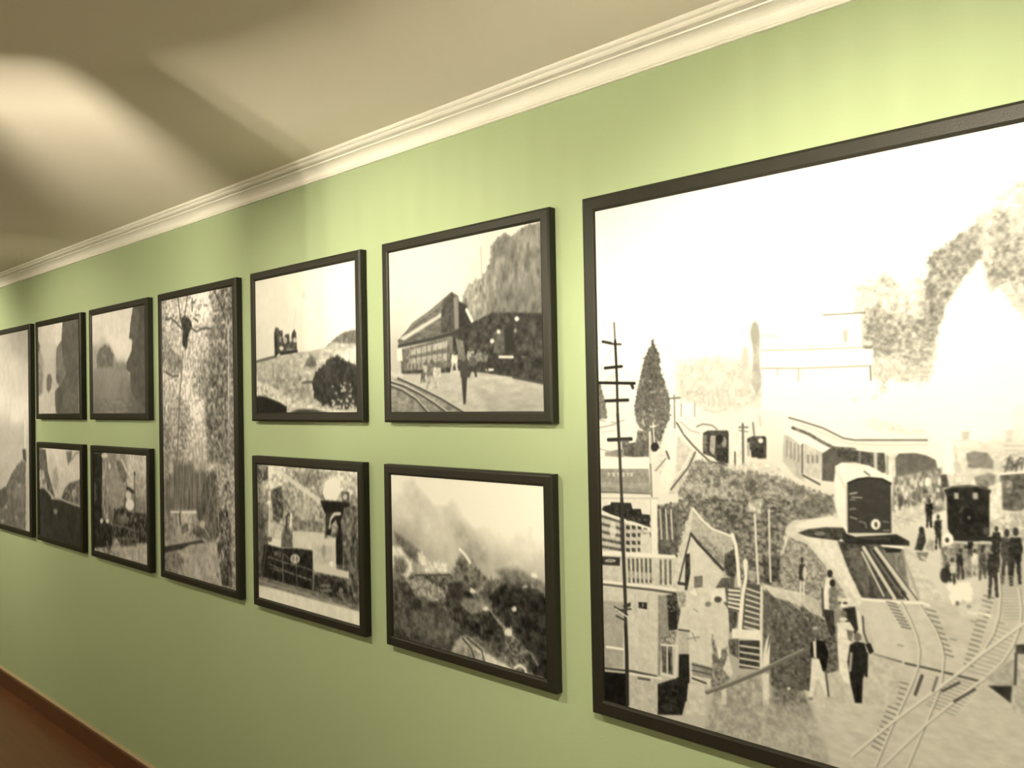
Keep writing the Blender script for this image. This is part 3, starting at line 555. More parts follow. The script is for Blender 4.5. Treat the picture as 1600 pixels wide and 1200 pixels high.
    for i in range(26): c.E(994+rr.rand()*46, 590+rr.rand()*80, 1.5+rr.rand()*1.5, 1.5+rr.rand(), .72, .6, 1.5)
    c.P([(996, 672), (1018, 676), (1038, 670), (1030, 700), (1014, 706), (994, 690)], .5, .08, 3, 4, rag=1)
    # white roofs and terraces far left
    c.P([(935, 655), (990, 650), (992, 690), (976, 710), (935, 712)], .95, .01, 5, 3); c.L([(934, 656), (960, 660), (975, 656)], .6, 2, .7); c.L([(936, 668), (962, 662)], .62, 3, .7); c.L([(934, 700), (956, 706)], .6, 2, .7); c.L([(940, 675), (960, 672)], .75, 2, .7)
    c.P([(948, 652), (955, 655), (952, 664), (946, 660)], .95, 0, 4, 1.5)
    c.P([(977, 693), (1012, 688), (1014, 716), (972, 712)], .45, .05, 4, 3); c.P([(945, 706), (975, 700), (975, 714), (945, 712)], .62, .04, 4, 3)
    c.P([(935, 716), (1012, 713), (1022, 722), (1012, 732), (937, 731)], .98, 0, 4, 1.5)
    c.P([(936, 732), (1013, 732), (1016, 770), (937, 770)], .63, .03, 5, 1.5)
    for i, x in enumerate((948, 956, 963, 971, 978, 984)): c.P([(x, 738), (x+5, 738), (x+4, 744), (x+(1 if i % 2 else 3), 744)], .86, 0, 3, 1.5, .9)
    c.P([(936, 752), (1016, 755), (1016, 764), (936, 760)], .7, .03, 5, 3); c.L([(936, 768), (1016, 771)], .45, 2)
    c.P([(936, 772), (1030, 772), (1030, 790), (936, 790)], .93, 0, 4, 2); c.L([(936, 778), (1028, 778)], .75, 2, .8)
    # white slope and flagpole
    c.P([(1040, 668), (1058, 664), (1060, 690), (1078, 705), (1066, 735), (1048, 768), (1030, 770), (1034, 735), (1040, 720)], .96, .015, 4, 3)
    c.P([(1058, 680), (1078, 700), (1088, 712), (1060, 770), (1044, 772), (1055, 740)], .84, .03, 5, 4)
    c.P([(1021, 715), (1036, 703), (1043, 714), (1030, 745), (1020, 735)], .9, .03, 4, 2); c.L([(1024, 735), (1040, 716)], .5, 2); c.L([(1041, 705), (1045, 716)], .45, 4)
    c.L([(1015, 675), (1016, 730)], .86, 5); c.L([(1020, 660), (1022, 690)], .85, 3); c.L([(1016, 725), (1018, 775)], .55, 3); c.E(1022.5, 698, 6, 7, .26); c.L([(1028, 690), (1035, 705)], .9, 3)
    c.L([(1016, 666), (1024, 665)], .93, 4, .8); c.L([(1004, 655), (1006, 664)], .9, 3, .7)
    c.L([(1053, 617), (1054, 668)], .6, 3); c.L([(1046, 622), (1062, 621)], .55, 3); c.P([(1046, 625), (1052, 625), (1052, 632), (1046, 632)], .98, 0, 4, 1.5)
    for x in (1064, 1085): c.L([(x, 630), (x, 650)], .66, 3, .8)
    c.P([(1066, 628), (1083, 630), (1083, 650), (1068, 648)], .99, 0, 4, 2)
    for i in range(22): c.L([(1090+rr.rand()*70, 622+rr.rand()*26)]*1+[(1092+rr.rand()*70, 624+rr.rand()*26)], .8, 1.5, .25)
    c.L([(1100, 640), (1118, 644), (1136, 638)], .78, 3, .6)
    for x in (1105, 1113, 1122, 1137): c.L([(x, 612), (x+2, 634)], .78, 3, .6, soft=2)
    # bending line down to the yard
    c.L([(1057, 660), (1069, 680), (1082, 695), (1094, 707), (1108, 720), (1136, 727)], .42, 3); c.L([(1062, 658), (1078, 672), (1092, 676)], .62, 2, .7); c.L([(1068, 676), (1086, 694), (1104, 712)], .9, 2)
    # ---- two small engines
    for x0, y0, x1, y1 in ((1098, 672, 1138, 724), (1167, 681, 1197, 716)):
        c.P([(x0, y0+4), (x0+8, y0), (x1-2, y0), (x1, y0+3), (x1, y1), (x1-14, y1), (x0+16, y1-10), (x0, y1-16)], .36, .05, 3, 1.5)
    c.P([(1110, 680), (1118, 680), (1116, 712), (1108, 704)], .8, .05, 3, 2, .8); c.P([(1098, 680), (1104, 678), (1104, 706), (1098, 704)], .5, .05, 3, 2); c.E(1131, 690, 4, 8, .75, .7); c.E(1124, 685, 6, 7, .22, .8); c.P([(1118, 700), (1137, 700), (1137, 722), (1120, 718)], .28, .05, 3, 2)
    c.L([(1088, 666), (1098, 662), (1112, 664), (1120, 670)], .62, 3); c.P([(1141, 668), (1158, 672), (1160, 724), (1144, 726)], .93, .04, 4, 3); c.L([(1148, 706), (1148, 728)], .45, 3)
    c.E(1188, 688, 4, 4, .9); c.P([(1167, 690), (1171, 690), (1171, 712), (1167, 712)], .7, 0, 3, 2); c.L([(1170, 718), (1196, 718)], .9, 3); c.P([(1172, 700), (1194, 700), (1192, 714), (1174, 714)], .28, .04, 3, 2)
    c.L([(1160, 662), (1161, 742)], .5, 4); c.L([(1154, 667), (1168, 667)], .5, 2.5); c.L([(1154, 672), (1168, 674)], .5, 2, .8); c.L([(1176, 660), (1178, 680)], .55, 3); c.L([(1186, 650), (1188, 664)], .8, 5, .7)
    c.P([(1100, 735), (1140, 727), (1170, 722), (1210, 722), (1225, 740), (1250, 760), (1140, 760)], .86, .05, 4, 6, a=.8)
    # ---- scrub bank in the middle
    c.P([(1082, 722), (1098, 716), (1118, 724), (1145, 735), (1180, 735), (1222, 745), (1260, 760), (1300, 775), (1300, 800), (1240, 818), (1232, 850), (1210, 930), (1165, 925), (1130, 850), (1100, 800), (1068, 790), (1060, 770)], .62, .085, 4, 5, rag=2)
    for x, y, rx, ry, v in ((1100, 745, 16, 20, .5), (1130, 770, 22, 14, .72), (1180, 760, 16, 14, .5), (1215, 775, 20, 12, .72), (1110, 785, 14, 12, .45), (1150, 795, 18, 12, .42), (1240, 765, 16, 8, .48), (1270, 785, 16, 9, .42), (1195, 800, 12, 16, .68)): c.E(x, y, rx, ry, v, .75, 9, .07, 4, 2)
    c.P([(1160, 800), (1228, 800), (1215, 900), (1170, 890), (1140, 840)], .45, .09, 4, 10, a=.8, rag=1)
    c.P([(1250, 790), (1300, 775), (1306, 800), (1262, 812), (1240, 812)], .5, .07, 4, 5, a=.8)
    c.P([(1085, 735), (1110, 730), (1120, 770), (1090, 790)], .74, .08, 4, 8, a=.6)
    for i in range(150):
        x = 1075+rr.rand()*170; y = 735+rr.rand()*150
        if (x-1075)*.7+735 > y+60 or x > 1225 and y > 800: continue
        c.E(x, y, 2+rr.rand()*5, 2+rr.rand()*4, .34 if rr.rand() < .5 else .82, .5, 2)
    c.L([(1086, 706), (1075, 730), (1048, 764)], .42, 3); c.L([(1080, 705), (1068, 730), (1044, 758)], .93, 3)
    # ---- carriages and the long platform roof
    c.P([(1224, 678), (1256, 690), (1256, 752), (1240, 742), (1222, 720)], .77, .03, (3, 8), 2); c.P([(1222, 672), (1240, 668), (1300, 692), (1252, 696)], .96, 0, 5, 2)
    for x in (1229, 1235, 1241, 1247): c.L([(x, 688+(x-1229)*.4), (x, 712+(x-1229)*.5)], .55, 2, .8)
    c.P([(1252, 692), (1264, 690), (1285, 703), (1286, 750), (1254, 740)], .82, .03, (3, 7), 2); c.P([(1252, 690), (1260, 683), (1300, 694), (1306, 700), (1284, 706)], .97, 0, 5, 2)
    c.L([(1253, 694), (1253, 738)], .4, 2); c.L([(1254, 742), (1280, 756)], .4, 3)
    for x in (1260, 1267, 1274): c.P([(x, 709), (x+4, 711), (x+4, 724), (x, 722)], .6, .04, 3, 2)
    c.P([(1284, 708), (1296, 700), (1312, 700), (1324, 708), (1326, 730), (1304, 740), (1302, 752), (1284, 750)], .42, .02, 5, 1.8)
    c.P([(1300, 700), (1384, 706), (1384, 738), (1340, 738), (1318, 725)], .38, .05, 4, 2)
    c.L([(1343, 704), (1342, 730)], .6, 3, .7); c.P([(1364, 706), (1370, 706), (1370, 736), (1365, 736)], .8, 0, 4, 1.5); c.P([(1381, 706), (1400, 706), (1400, 770), (1388, 770), (1384, 745)], .9, .04, 4, 2); c.L([(1386, 712), (1386, 740)], .62, 3, .8)
    c.P([(1400, 770), (1398, 715), (1404, 707), (1425, 706), (1447, 711), (1461, 718), (1465, 735), (1470, 760), (1430, 770)], .46, .02, 5, 2)
    c.P([(1232, 654), (1250, 657), (1285, 668), (1317, 684), (1335, 686), (1448, 686), (1450, 706), (1400, 708), (1357, 706), (1330, 702), (1300, 693), (1276, 681), (1250, 671), (1230, 664)], .94, .008, 6, 1.5)
    c.L([(1232, 652), (1250, 657), (1285, 668), (1317, 684), (1335, 687), (1448, 687)], .5, 2.6); c.L([(1250, 663), (1290, 678), (1322, 692), (1380, 695), (1448, 694)], .78, 1.6, .8); c.L([(1322, 697), (1360, 700), (1448, 699)], .85, 1.4, .7)
    c.L([(1238, 668), (1262, 677), (1284, 690), (1302, 699), (1335, 702)], .4, 5, .85, .08, 3)
    # platform crowd
    c.P([(1396, 745), (1470, 730), (1476, 795), (1440, 810), (1392, 800)], .62, .1, (3, 6), 5)
    for i in range(46):
        x = 1396+rr.rand()*78; y = 748+rr.rand()*50; c.E(x, y, 1.6+rr.rand()*2, 3+rr.rand()*5, rr.choice([.3, .4, .85, .9, .95]), .75, 1.5)
    c.P([(1392, 800), (1445, 785), (1445, 812), (1400, 830), (1392, 828)], .85, .04, 4, 4); c.L([(1395, 805), (1430, 815)], .7, 2, .6); c.E(1448, 752, 3.5, 7, .97)
    # ---- smoke column
    c.P([(1476, 740), (1470, 690), (1440, 660), (1450, 600), (1462, 560), (1464, 527), (1471, 500), (1480, 474), (1491, 460), (1504, 437), (1515, 425), (1530, 405), (1538, 430), (1546, 458), (1560, 450), (1600, 500), (1620, 650), (1560, 680), (1520, 700), (1488, 742)], 1.0, 0, 6, 7, rag=1.5)
    c.P([(1500, 620), (1700, 560), (1760, 640), (1700, 690), (1500, 690)], .98, .01, 12, 20, a=.8)
    # ---- right-hand sheds behind the engine
    c.P([(1487, 694), (1560, 690), (1600, 690), (1900, 680), (1900, 705), (1487, 706)], .88, .02, (9, 3), 3, a=.9)
    for y in (688, 696, 703): c.L([(1570, y), (1640, y), (1900, y-12)], .72, 1.6, .6)
    c.L([(1488, 688), (1534, 690)], .75, 2, .6); c.P([(1500, 674), (1514, 672), (1514, 687), (1502, 687)], .82, .02, 4, 3); c.P([(1570, 672), (1590, 668), (1594, 690), (1570, 690)], .84, .03, 4, 3); c.P([(1580, 635), (1660, 620), (1660, 690), (1582, 690)], .93, .01, 6, 6, a=.7)
    c.P([(1508, 708), (1520, 704), (1542, 707), (1552, 720), (1550, 732), (1512, 730)], .58, .03, 5, 3)
    c.P([(1488, 706), (1508, 706), (1508, 750), (1490, 756)], .85, .05, (3, 6), 3)
    c.P([(1500, 736), (1530, 730), (1562, 738), (1560, 760), (1520, 760), (1500, 756)], .85, .03, 5, 3); c.P([(1522, 745), (1545, 738), (1555, 742), (1552, 762), (1524, 758)], .55, .06, 4, 3)
    for i in range(16): c.L([(1565+rr.rand()*36, 712+rr.rand()*12), (1566+rr.rand()*36, 728+rr.rand()*8)], rr.choice([.35, .5, .95]), 2.5, .7)
    c.P([(1562, 742), (1600, 738), (1760, 728), (1760, 800), (1600, 800), (1562, 795)], .42, .07, 4, 2.5); c.L([(1560, 740), (1600, 737), (1760, 726)], .95, 2.5); c.P([(1572, 750), (1580, 750), (1580, 770), (1572, 770)], .6, .1, 3, 2)
    c.P([(1544, 760), (1564, 752), (1566, 800), (1548, 820)], .9, .05, 4, 3); c.P([(1545, 815), (1610, 790), (1760, 790), (1760, 880), (1600, 860), (1550, 850)], .78, .1, (4, 6), 4)
    # ---- retaining wall and turntable pit
    c.P([(1214, 870), (1228, 822), (1240, 812), (1290, 808), (1340, 840), (1345, 900), (1348, 960), (1330, 960), (1290, 900), (1250, 850)], .88, .025, 5, 3)
    c.P([(1232, 838), (1262, 850), (1290, 885), (1316, 920), (1330, 950), (1338, 985), (1300, 1010), (1262, 960), (1214, 925), (1218, 880)], .66, .09, 3, 3)
    c.P([(1244, 832), (1300, 842), (1325, 880), (1348, 930), (1346, 955), (1336, 935), (1300, 885), (1266, 848)], .93, .025, 4, 3)
    c.P([(1240, 822), (1262, 812), (1296, 806), (1318, 812), (1320, 822), (1262, 826)], .95, 0, 4, 2.5)
    c.P([(1246, 832), (1262, 826), (1290, 823), (1318, 824), (1322, 834), (1310, 844), (1262, 838)], .32, .05, 4, 2); c.E(1280, 833, 9, 3.5, .62, .7)
    c.P([(1308, 845), (1376, 848), (1412, 856), (1424, 905), (1412, 936), (1346, 934), (1326, 892)], .36, .06, 4, 2.5)
    c.P([(1324, 855), (1350, 855), (1365, 910), (1352, 925), (1336, 900)], .5, .05, (4, 6), 4, a=.7)
    c.P([(1378, 858), (1408, 860), (1424, 915), (1405, 925)], .56, .05, (3, 6), 4); c.P([(1380, 856), (1408, 856), (1408, 862), (1384, 863)], .22, 0, 4, 2)
    c.P([(1410, 856), (1440, 890), (1478, 936), (1440, 940), (1420, 920)], .86, .035, 5, 3); c.L([(1408, 860), (1425, 905), (1435, 935)], .66, 3, .7)
    c.L([(1378, 851), (1410, 855)], .98, 4); c.L([(1412, 857), (1440, 875)], .8, 3)
    c.L([(1344, 858), (1383, 932)], .3, 4, .7); c.L([(1349, 855), (1397, 934)], .87, 5); c.L([(1346, 862), (1380, 930)], .84, 3); c.L([(1354, 855), (1402, 932)], .3, 2.5); c.L([(1362, 862), (1408, 930)], .5, 3); c.L([(1368, 856), (1428, 938)], .86, 5.5); c.L([(1364, 860), (1418, 936)], .25, 2.5); c.L([(1374, 858), (1433, 937)], .42, 2)
    c.L([(1358, 900), (1362, 935)], .3, 3, .8)
    # ground past the pit
    c.P([(1346, 934), (1400, 937), (1440, 938), (1480, 940), (1560, 930), (1800, 930), (1900, 1400), (1300, 1300), (1180, 1200), (1150, 1120), (1250, 1080), (1330, 1000)], .83, .018, (14, 5), 3)
    c.P([(1350, 945), (1400, 950), (1430, 1040), (1360, 1015)], .87, .01, 8, 10, a=.8)
    c.L([(1346, 935), (1400, 940), (1440, 941), (1450, 945)], .97, 4); c.L([(1512, 956), (1545, 961)], .98, 4)
    # ---- white coach in front
    c.P([(1304, 728), (1314, 722), (1335, 722), (1358, 727), (1375, 736), (1390, 750), (1356, 744), (1325, 754), (1324, 832), (1312, 818), (1305, 790)], .97, .01, 4, 1.8)
    c.L([(1306, 735), (1322, 765), (1323, 820)], .84, 4, .6); c.L([(1318, 722), (1340, 726), (1354, 742)], .8, 1.5, .6); c.L([(1350, 736), (1358, 742)], .4, 2.5, .8)
    c.P([(1324, 832), (1323, 754), (1336, 748), (1356, 746), (1378, 748), (1391, 755), (1392, 832)], .29, .012, 6, 1.8)
    c.L([(1325, 754), (1340, 748), (1356, 746), (1378, 748), (1391, 755)], .2, 3); c.L([(1327, 771), (1338, 769)], .8, 2); c.L([(1330, 776), (1346, 777)], .68, 2); c.L([(1328, 780), (1335, 780)], .6, 2)
    c.L([(1327, 795), (1336, 794)], .6, 1.8); c.L([(1328, 807), (1338, 810)], .66, 2); c.L([(1342, 814), (1351, 816), (1353, 824)], .55, 2)
    c.E(1367.5, 818.5, 7.5, 8.5, .96); c.E(1368, 819, 2.2, 4.4, .3); c.L([(1379, 814), (1387, 815)], .55, 2); c.L([(1380, 828), (1389, 828)], .6, 2); c.L([(1333, 781), (1390, 784)], .34, 1.5, .6)
    c.P([(1318, 832), (1336, 838), (1400, 834), (1420, 845), (1420, 852), (1372, 850), (1320, 848), (1314, 840)], .24, .03, 4, 2); c.L([(1345, 840), (1390, 841)], .4, 2, .7)
    # ---- engine at right
    c.P([(1474, 765), (1486, 759), (1512, 757), (1540, 760), (1548, 766), (1545, 772), (1545, 835), (1530, 845), (1490, 845), (1480, 825), (1478, 775)], .2, .035, 4, 1.8)
    c.L([(1472, 764), (1490, 760), (1525, 759), (1547, 765)], .55, 1.6, .8)
    for x0, x1 in ((1490, 1497), (1519, 1527)): c.P([(x0, 769), (x1, 769), (x1, 779), (x0, 779)], .72, .03, 3, 1.5)
    c.E(1513, 806, 10, 12, .14); c.E(1513, 808, 2.5, 3, .5); c.E(1540, 829, 5, 6, .4, .8); c.L([(1498, 800), (1504, 792)], .4, 2); c.P([(1469, 742), (1478, 740), (1482, 760), (1470, 762)], .35, .05, 3, 2)
    c.L([(1486, 838), (1560, 842)], .22, 6); c.L([(1490, 846), (1545, 850)], .82, 4, .8)
    c.E(1480.5, 842, 8.5, 10.5, .98); c.E(1479, 843, 3, 4, .28); c.P([(1515, 755), (1520, 748), (1524, 756)], .95, 0, 3, 1.5)
    # people round the engine
    c.P([(1470, 855), (1490, 848), (1560, 850), (1560, 890), (1500, 905), (1470, 890)], .6, .1, (3, 5), 4)
    c.man(1451, 824, 46, .22, .2, .3, .8, .03); c.man(1465, 858, 56, .26, .24, .3, .7, .03)
    c.P([(1430, 852), (1436, 828), (1443, 826), (1446, 845), (1440, 860), (1428, 858)], .3, .04, 3, 1.5); c.E(1439, 827, 4, 5, .25); c.P([(1444, 856), (1452, 840), (1458, 845), (1458, 862)], .7, .06, 3, 1.5); c.P([(1430, 862), (1450, 862), (1446, 876), (1436, 874)], .55, .05, 3, 2)
    c.L([(1440, 870), (1470, 885)], .9, 4, .7)
    for x, y, h, t, l in ((1500, 905, 50, .25, .3), (1487, 915, 45, .8, .3), (1480, 905, 28, .3, .3), (1508, 890, 40, .62, .7), (1522, 900, 44, .9, .8), (1535, 905, 56, .6, .5), (1515, 870, 30, .2, .3)): c.man(x, y, h, t, l, .3, .9, .03)
    c.E(1476, 898, 8, 12, .22, .9, 2)
    for x, y, rx, ry in ((1500, 922, 14, 13), (1492, 930, 10, 14), (1510, 925, 9, 16), (1484, 916, 6, 7)): c.E(x, y, rx, ry, .98, .97, 2, 0, 4, .8)
    c.E(1495, 942, 3, 4, .5); c.E(1513, 947, 4, 3, .35)
    for x, y, h, t in ((1551, 934, 86, .28), (1556, 880, 60, .25), (1572, 912, 88, .32), (1586, 914, 92, .24), (1534, 905, 50, .35)): c.man(x, y, h, t, t, .28, .75, .04)
    for x, y, h, t in ((1615, 900, 80, .3), (1640, 890, 80, .6), (1668, 900, 85, .25)): c.man(x, y, h, t, t, .3, .8, .05)
    # ---- tracks
    def rail(p, w=3.4):
        c.L([(x+3.5, y+1) for x, y in p], .3, w*.8, .85); c.L(p, .9, w-.8)
    c.v(1250, 780, 3.749)
    c.ticks((505, 598), (590, 742), (560, 610), (645, 755), 8, .48, 2.4, .8); c.ticks((735, 640), (850, 905), (790, 655), (895, 920), 9, .5, 2.4, .75)
    c.ticks((1075, 560), (960, 960), (1130, 575), (1010, 975), 15, .52, 2.4, .75)
    c.ticks((575, 1065), (420, 1440), (630, 1080), (475, 1470), 14, .5, 2.4, .8)
    c.ticks((1180, 450), (1190, 700), (1270, 450), (1290, 700), 14, .68, 2, .6); c.ticks((1150, 740), (980, 1000), (1260, 780), (1120, 1040), 12, .66, 2, .6)
    c.ticks((880, 1040), (740, 1200), (1040, 1090), (900, 1260), 10, .62, 2.2, .6)
    c.P([(640, 620), (720, 640), (810, 880), (800, 1060), (690, 1000), (690, 850)], .86, .02, 6, 6, a=.6)
    c.L([(430, 905), (590, 950)], .45, 2.6); c.L([(615, 958), (760, 990), (900, 1025), (1050, 1062)], .42, 3.2)
    rail([(590, 600), (640, 700), (680, 800), (697, 880), (690, 970), (655, 1070), (600, 1190), (530, 1340), (440, 1560)])
    rail([(700, 620), (745, 690), (790, 760), (825, 850), (838, 920), (832, 1000), (818, 1100), (780, 1200), (720, 1340), (620, 1580)])
    rail([(1160, 430), (1170, 560), (1160, 680), (1130, 780), (1070, 880), (1010, 935)]); rail([(1276, 520), (1292, 640), (1285, 740), (1240, 860), (1180, 950), (1080, 1040)])
    rail([(1800, 560), (1500, 640), (1312, 720), (1200, 800), (1050, 910), (930, 1010), (800, 1110), (700, 1180), (540, 1300), (300, 1500)], 4.6); rail([(1700, 720), (1400, 840), (1260, 920), (1150, 1000), (1040, 1070), (900, 1180), (740, 1310), (480, 1560)], 4)
    c.L([(690, 1020), (655, 1150)], .85, 3); c.L([(712, 1030), (672, 1140)], .38, 4); c.L([(700, 1010), (810, 1040)], .82, 3); c.L([(800, 1040), (775, 1120)], .5, 3)
    c.L([(830, 1120), (930, 1070)], .35, 3); c.L([(900, 1180), (1020, 1110)], .35, 3)
    c.P([(1100, 1090), (1240, 1080), (1230, 1190), (1180, 1150)], .25, .04, 4, 3); c.P([(1080, 1040), (1240, 930), (1250, 1090), (1150, 1090)], .72, .03, 5, 4)
    c.P([(1255, 880), (1330, 880), (1330, 1250), (1240, 1250)], .78, .05, 5, 2); c.P([(1260, 850), (1330, 845), (1330, 905), (1262, 900)], .3, .04, 4, 2.5); c.L([(1262, 900), (1256, 1080)], .35, 3)
    c.P([(920, 620), (1060, 600), (1100, 640), (1060, 700), (940, 680)], .9, .02, 5, 6, a=.6)
    for x, y in ((570, 850), (1000, 710), (1160, 720), (880, 815)): c.L([(x, y), (x+30, y+6)], .6, 2.4, .7)
    # ---- ledge, hillside and people left of the pit
    c.P([(0, 600), (60, 660), (130, 700), (200, 780), (225, 900), (225, 1000), (150, 1020), (60, 940), (0, 900)], .45, .09, 3, 3)
    c.P([(0, 540), (110, 590), (130, 690), (60, 660), (0, 610)], .8, .03, 5, 3); c.P([(0, 900), (60, 940), (60, 1120), (0, 1130)], .4, .08, 3, 4)
    c.P([(225, 830), (330, 820), (420, 900), (600, 960), (560, 1200), (0, 1220), (0, 1110), (60, 1120), (150, 1020), (225, 1010)], .82, .03, 6, 4)
    c.P([(325, 620), (360, 640), (430, 840), (420, 900), (370, 900), (340, 760)], .82, .02, 6, 4); c.L([(340, 660), (352, 780)], .95, 5, .8)
    c.v(900, 780, 3.749)
    # ---- trees behind the gabled house
    c.P([(470, 40), (640, 0), (900, 0), (1290, 0), (1290, 60), (1230, 120), (1200, 300), (1190, 480), (1100, 500), (960, 480), (900, 220), (760, 120), (690, 60), (640, 140), (590, 330), (480, 300)], .52, .11, 4, 4, rag=2)
    for i in range(120):
        x = 700+rr.rand()*500; y = rr.rand()*470
        if y < (x-680)*.9-40 or x > 930: c.E(x, y, 8+rr.rand()*20, 6+rr.rand()*16, .34 if rr.rand() < .6 else .72, .5, 2)
    c.P([(1090, 330), (1190, 330), (1190, 480), (1100, 480)], .33, .07, 4, 5, a=.8)
    c.L([(1045, 90), (1055, 300), (1066, 490)], .9, 4); c.L([(1128, 60), (1132, 300), (1138, 480)], .86, 3.4); c.P([(1010, 0), (1090, 0), (1080, 80), (1000, 70)], .78, .1, 3, 4, a=.7)
    for x in (1015, 1025, 1040, 1070, 1078): c.E(x, 30+x % 7*6, 8, 14, .95, .7, 2)
    # ---- terrace house, far left
    c.P([(130, 0), (470, 0), (475, 330), (130, 300)], .93, .015, 6, 2)
    c.P([(160, 40), (200, 30), (205, 15), (320, 20), (330, 55), (378, 55), (385, 85), (433, 90), (430, 160), (340, 130), (200, 85), (150, 60)], .25, .04, 4, 1.5)
    c.P([(135, 80), (435, 190), (430, 260), (400, 300), (135, 300)], .8, .03, 5, 2)
    for i, y in enumerate((95, 140, 185, 230, 272)):
        c.L([(138, y), (262, y+22+(4-i)*3)], .38, 5.5, .85, .06, 3)
        for k in range(5-(i > 2)*2): c.P([(292+k*34, y+10), (314+k*34, y+14), (314+k*34, y+36), (292+k*34, y+32)], .33, .05, 3, 1.6)
    c.L([(135, 75), (270, 120), (435, 170)], .95, 4); c.E(215, 180, 20, 45, .93, .8, 4)
    c.P([(375, 200), (432, 200), (432, 310), (375, 310)], .88, .02, 5, 3)
    c.P([(478, 50), (600, 40), (600, 270), (560, 330), (482, 320)], .45, .06, (4, 6), 2)
    for x in (492, 525, 555): c.L([(x, 60), (x+8, 230)], .86, 3.5, .85)
    c.P([(436, 0), (474, 0), (478, 530), (440, 520)], .96, .01, 5, 1.5); c.L([(436, 0), (440, 520)], .72, 1.5, .7)
    c.P([(138, 300), (580, 325), (585, 345), (138, 325)], .96, 0, 5, 1.5); c.P([(138, 325), (585, 345), (580, 540), (140, 490)], .83, .03, 4, 2)
    for k in range(6): c.P([(302+k*25, 345), (314+k*25, 345), (318+k*25, 490), (306+k*25, 485)], .42, .05, 3, 1.5)
    for k in range(3): c.P([(488+k*28, 352), (500+k*28, 352), (502+k*28, 500), (490+k*28, 495)], .46, .05, 3, 1.5)
    c.P([(143, 332), (256, 338), (256, 388), (145, 382)], .28, .02, 4, 1.5); c.E(200, 358, 32, 9, .86); c.E(200, 358, 22, 3.5, .45)
    c.P([(140, 400), (440, 430), (440, 470), (140, 440)], .84, .03, 5, 3, a=.6); c.L([(140, 478), (440, 510), (580, 528)], .95, 5); c.L([(140, 495), (440, 528), (580, 548)], .38, 3.5)
    # lower storey
    c.P([(140, 500), (500, 545), (500, 1035), (320, 1020), (140, 990)], .84, .02, 7, 2)
    c.P([(140, 590), (275, 600), (275, 985), (140, 980)], .7, .02, 7, 3); c.L([(140, 590), (430, 640)], .74, 2, .5); c.L([(178, 862), (275, 876)], .97, 4.5)
    c.P([(364, 600), (415, 603), (414, 642), (366, 634)], .22, .04, 3, 1.5); c.E(391, 618, 5, 12, .6)
    for x in (345, 420, 185): c.L([(x, 530+x % 40), (x+3, 700)], .72, 2, .6, soft=3)
    c.P([(480, 560), (535, 560), (540, 780), (500, 850), (492, 1030), (478, 1030)], .62, .03, 5, 3)
    c.L([(140, 985), (330, 1005), (470, 1035)], .36, 4); c.L([(320, 1020), (500, 1048)], .93, 4)
    c.P([(140, 1005), (300, 1020), (300, 1260), (140, 1260)], .13, .03, 6, 3); c.P([(312, 1035), (475, 1050), (478, 1260), (312, 1260)], .8, .03, 6, 2); c.L([(365, 1045), (430, 1055)], .3, 4, .8)
    c.P([(478, 1080), (600, 1040), (650, 1060), (640, 1180), (620, 1260), (478, 1260)], .2, .05, 5, 3)
    # ---- gabled house
    c.P([(600, 500), (640, 300), (668, 215), (760, 320), (860, 430), (880, 560), (895, 640), (890, 960), (800, 1100), (660, 1060), (600, 900), (590, 560)], .87, .018, 7, 2)
    c.P([(530, 560), (600, 540), (610, 660), (590, 760), (540, 770)], .35, .09, 3, 3); c.P([(538, 660), (590, 650), (590, 760), (545, 765)], .22, .03, 3, 2)
    c.P([(585, 540), (640, 540), (640, 620), (600, 640)], .72, .07, 4, 4)
    c.P([(680, 45), (725, 105), (790, 165), (860, 200), (912, 212), (920, 280), (900, 370), (880, 412), (800, 330), (670, 195)], .76, .035, 4, 1.6)
    c.P([(690, 170), (730, 200), (850, 300), (880, 370), (850, 390), (760, 300), (690, 220)], .62, .09, 3, 3, a=.8)
    c.P([(870, 320), (925, 290), (945, 400), (925, 470), (880, 440), (865, 400)], .35, .06, 4, 3)
    c.P([(672, 40), (690, 50), (672, 170), (640, 300), (600, 480), (572, 470), (580, 400), (620, 260), (655, 120)], .86, .03, 4, 1.5)
    c.L([(684, 50), (730, 112), (795, 170), (910, 214)], .97, 3.5); c.L([(672, 200), (720, 260), (860, 410)], .3, 4.5); c.L([(668, 210), (640, 320), (600, 490)], .35, 3)
    c.P([(640, 320), (665, 315), (668, 430), (650, 530), (636, 530)], .28, .05, 3, 2); c.L([(600, 490), (640, 495)], .3, 5)
    c.P([(690, 450), (740, 445), (740, 512), (692, 518)], .52, .03, 4, 1.8); c.L([(672, 540), (700, 555), (690, 530)], .97, 4)
    c.P([(815, 520), (850, 460), (925, 455), (925, 570), (890, 640), (860, 600), (870, 520)], .42, .04, 4, 2.5); c.P([(790, 520), (870, 515), (880, 600), (790, 600)], .93, .02, 4, 3); c.E(830, 585, 22, 18, .3, .9, 3); c.E(772, 612, 18, 16, .55, .9, 3)
    c.L([(915, 205), (935, 270), (946, 380), (955, 500)], .96, 6)
    c.L([(690, 640), (710, 655)], .72, 3); c.L([(600, 762), (662, 770)], .35, 3); c.P([(596, 775), (662, 775), (660, 910), (600, 900)], .78, .03, 5, 2); c.P([(602, 905), (660, 905), (664, 1060), (650, 1180), (600, 1180), (600, 1000)], .2, .03, 4, 2)
    c.P([(500, 800), (540, 770), (590, 770), (580, 850), (500, 850)], .62, .1, 3, 3); c.P([(500, 855), (562, 855), (565, 1025), (505, 1010)], .42, .06, 4, 2); c.L([(532, 860), (534, 1015)], .85, 3); c.L([(500, 850), (590, 856), (580, 1040), (500, 1020)], .9, 4); c.L([(545, 900), (548, 1000)], .2, 3)
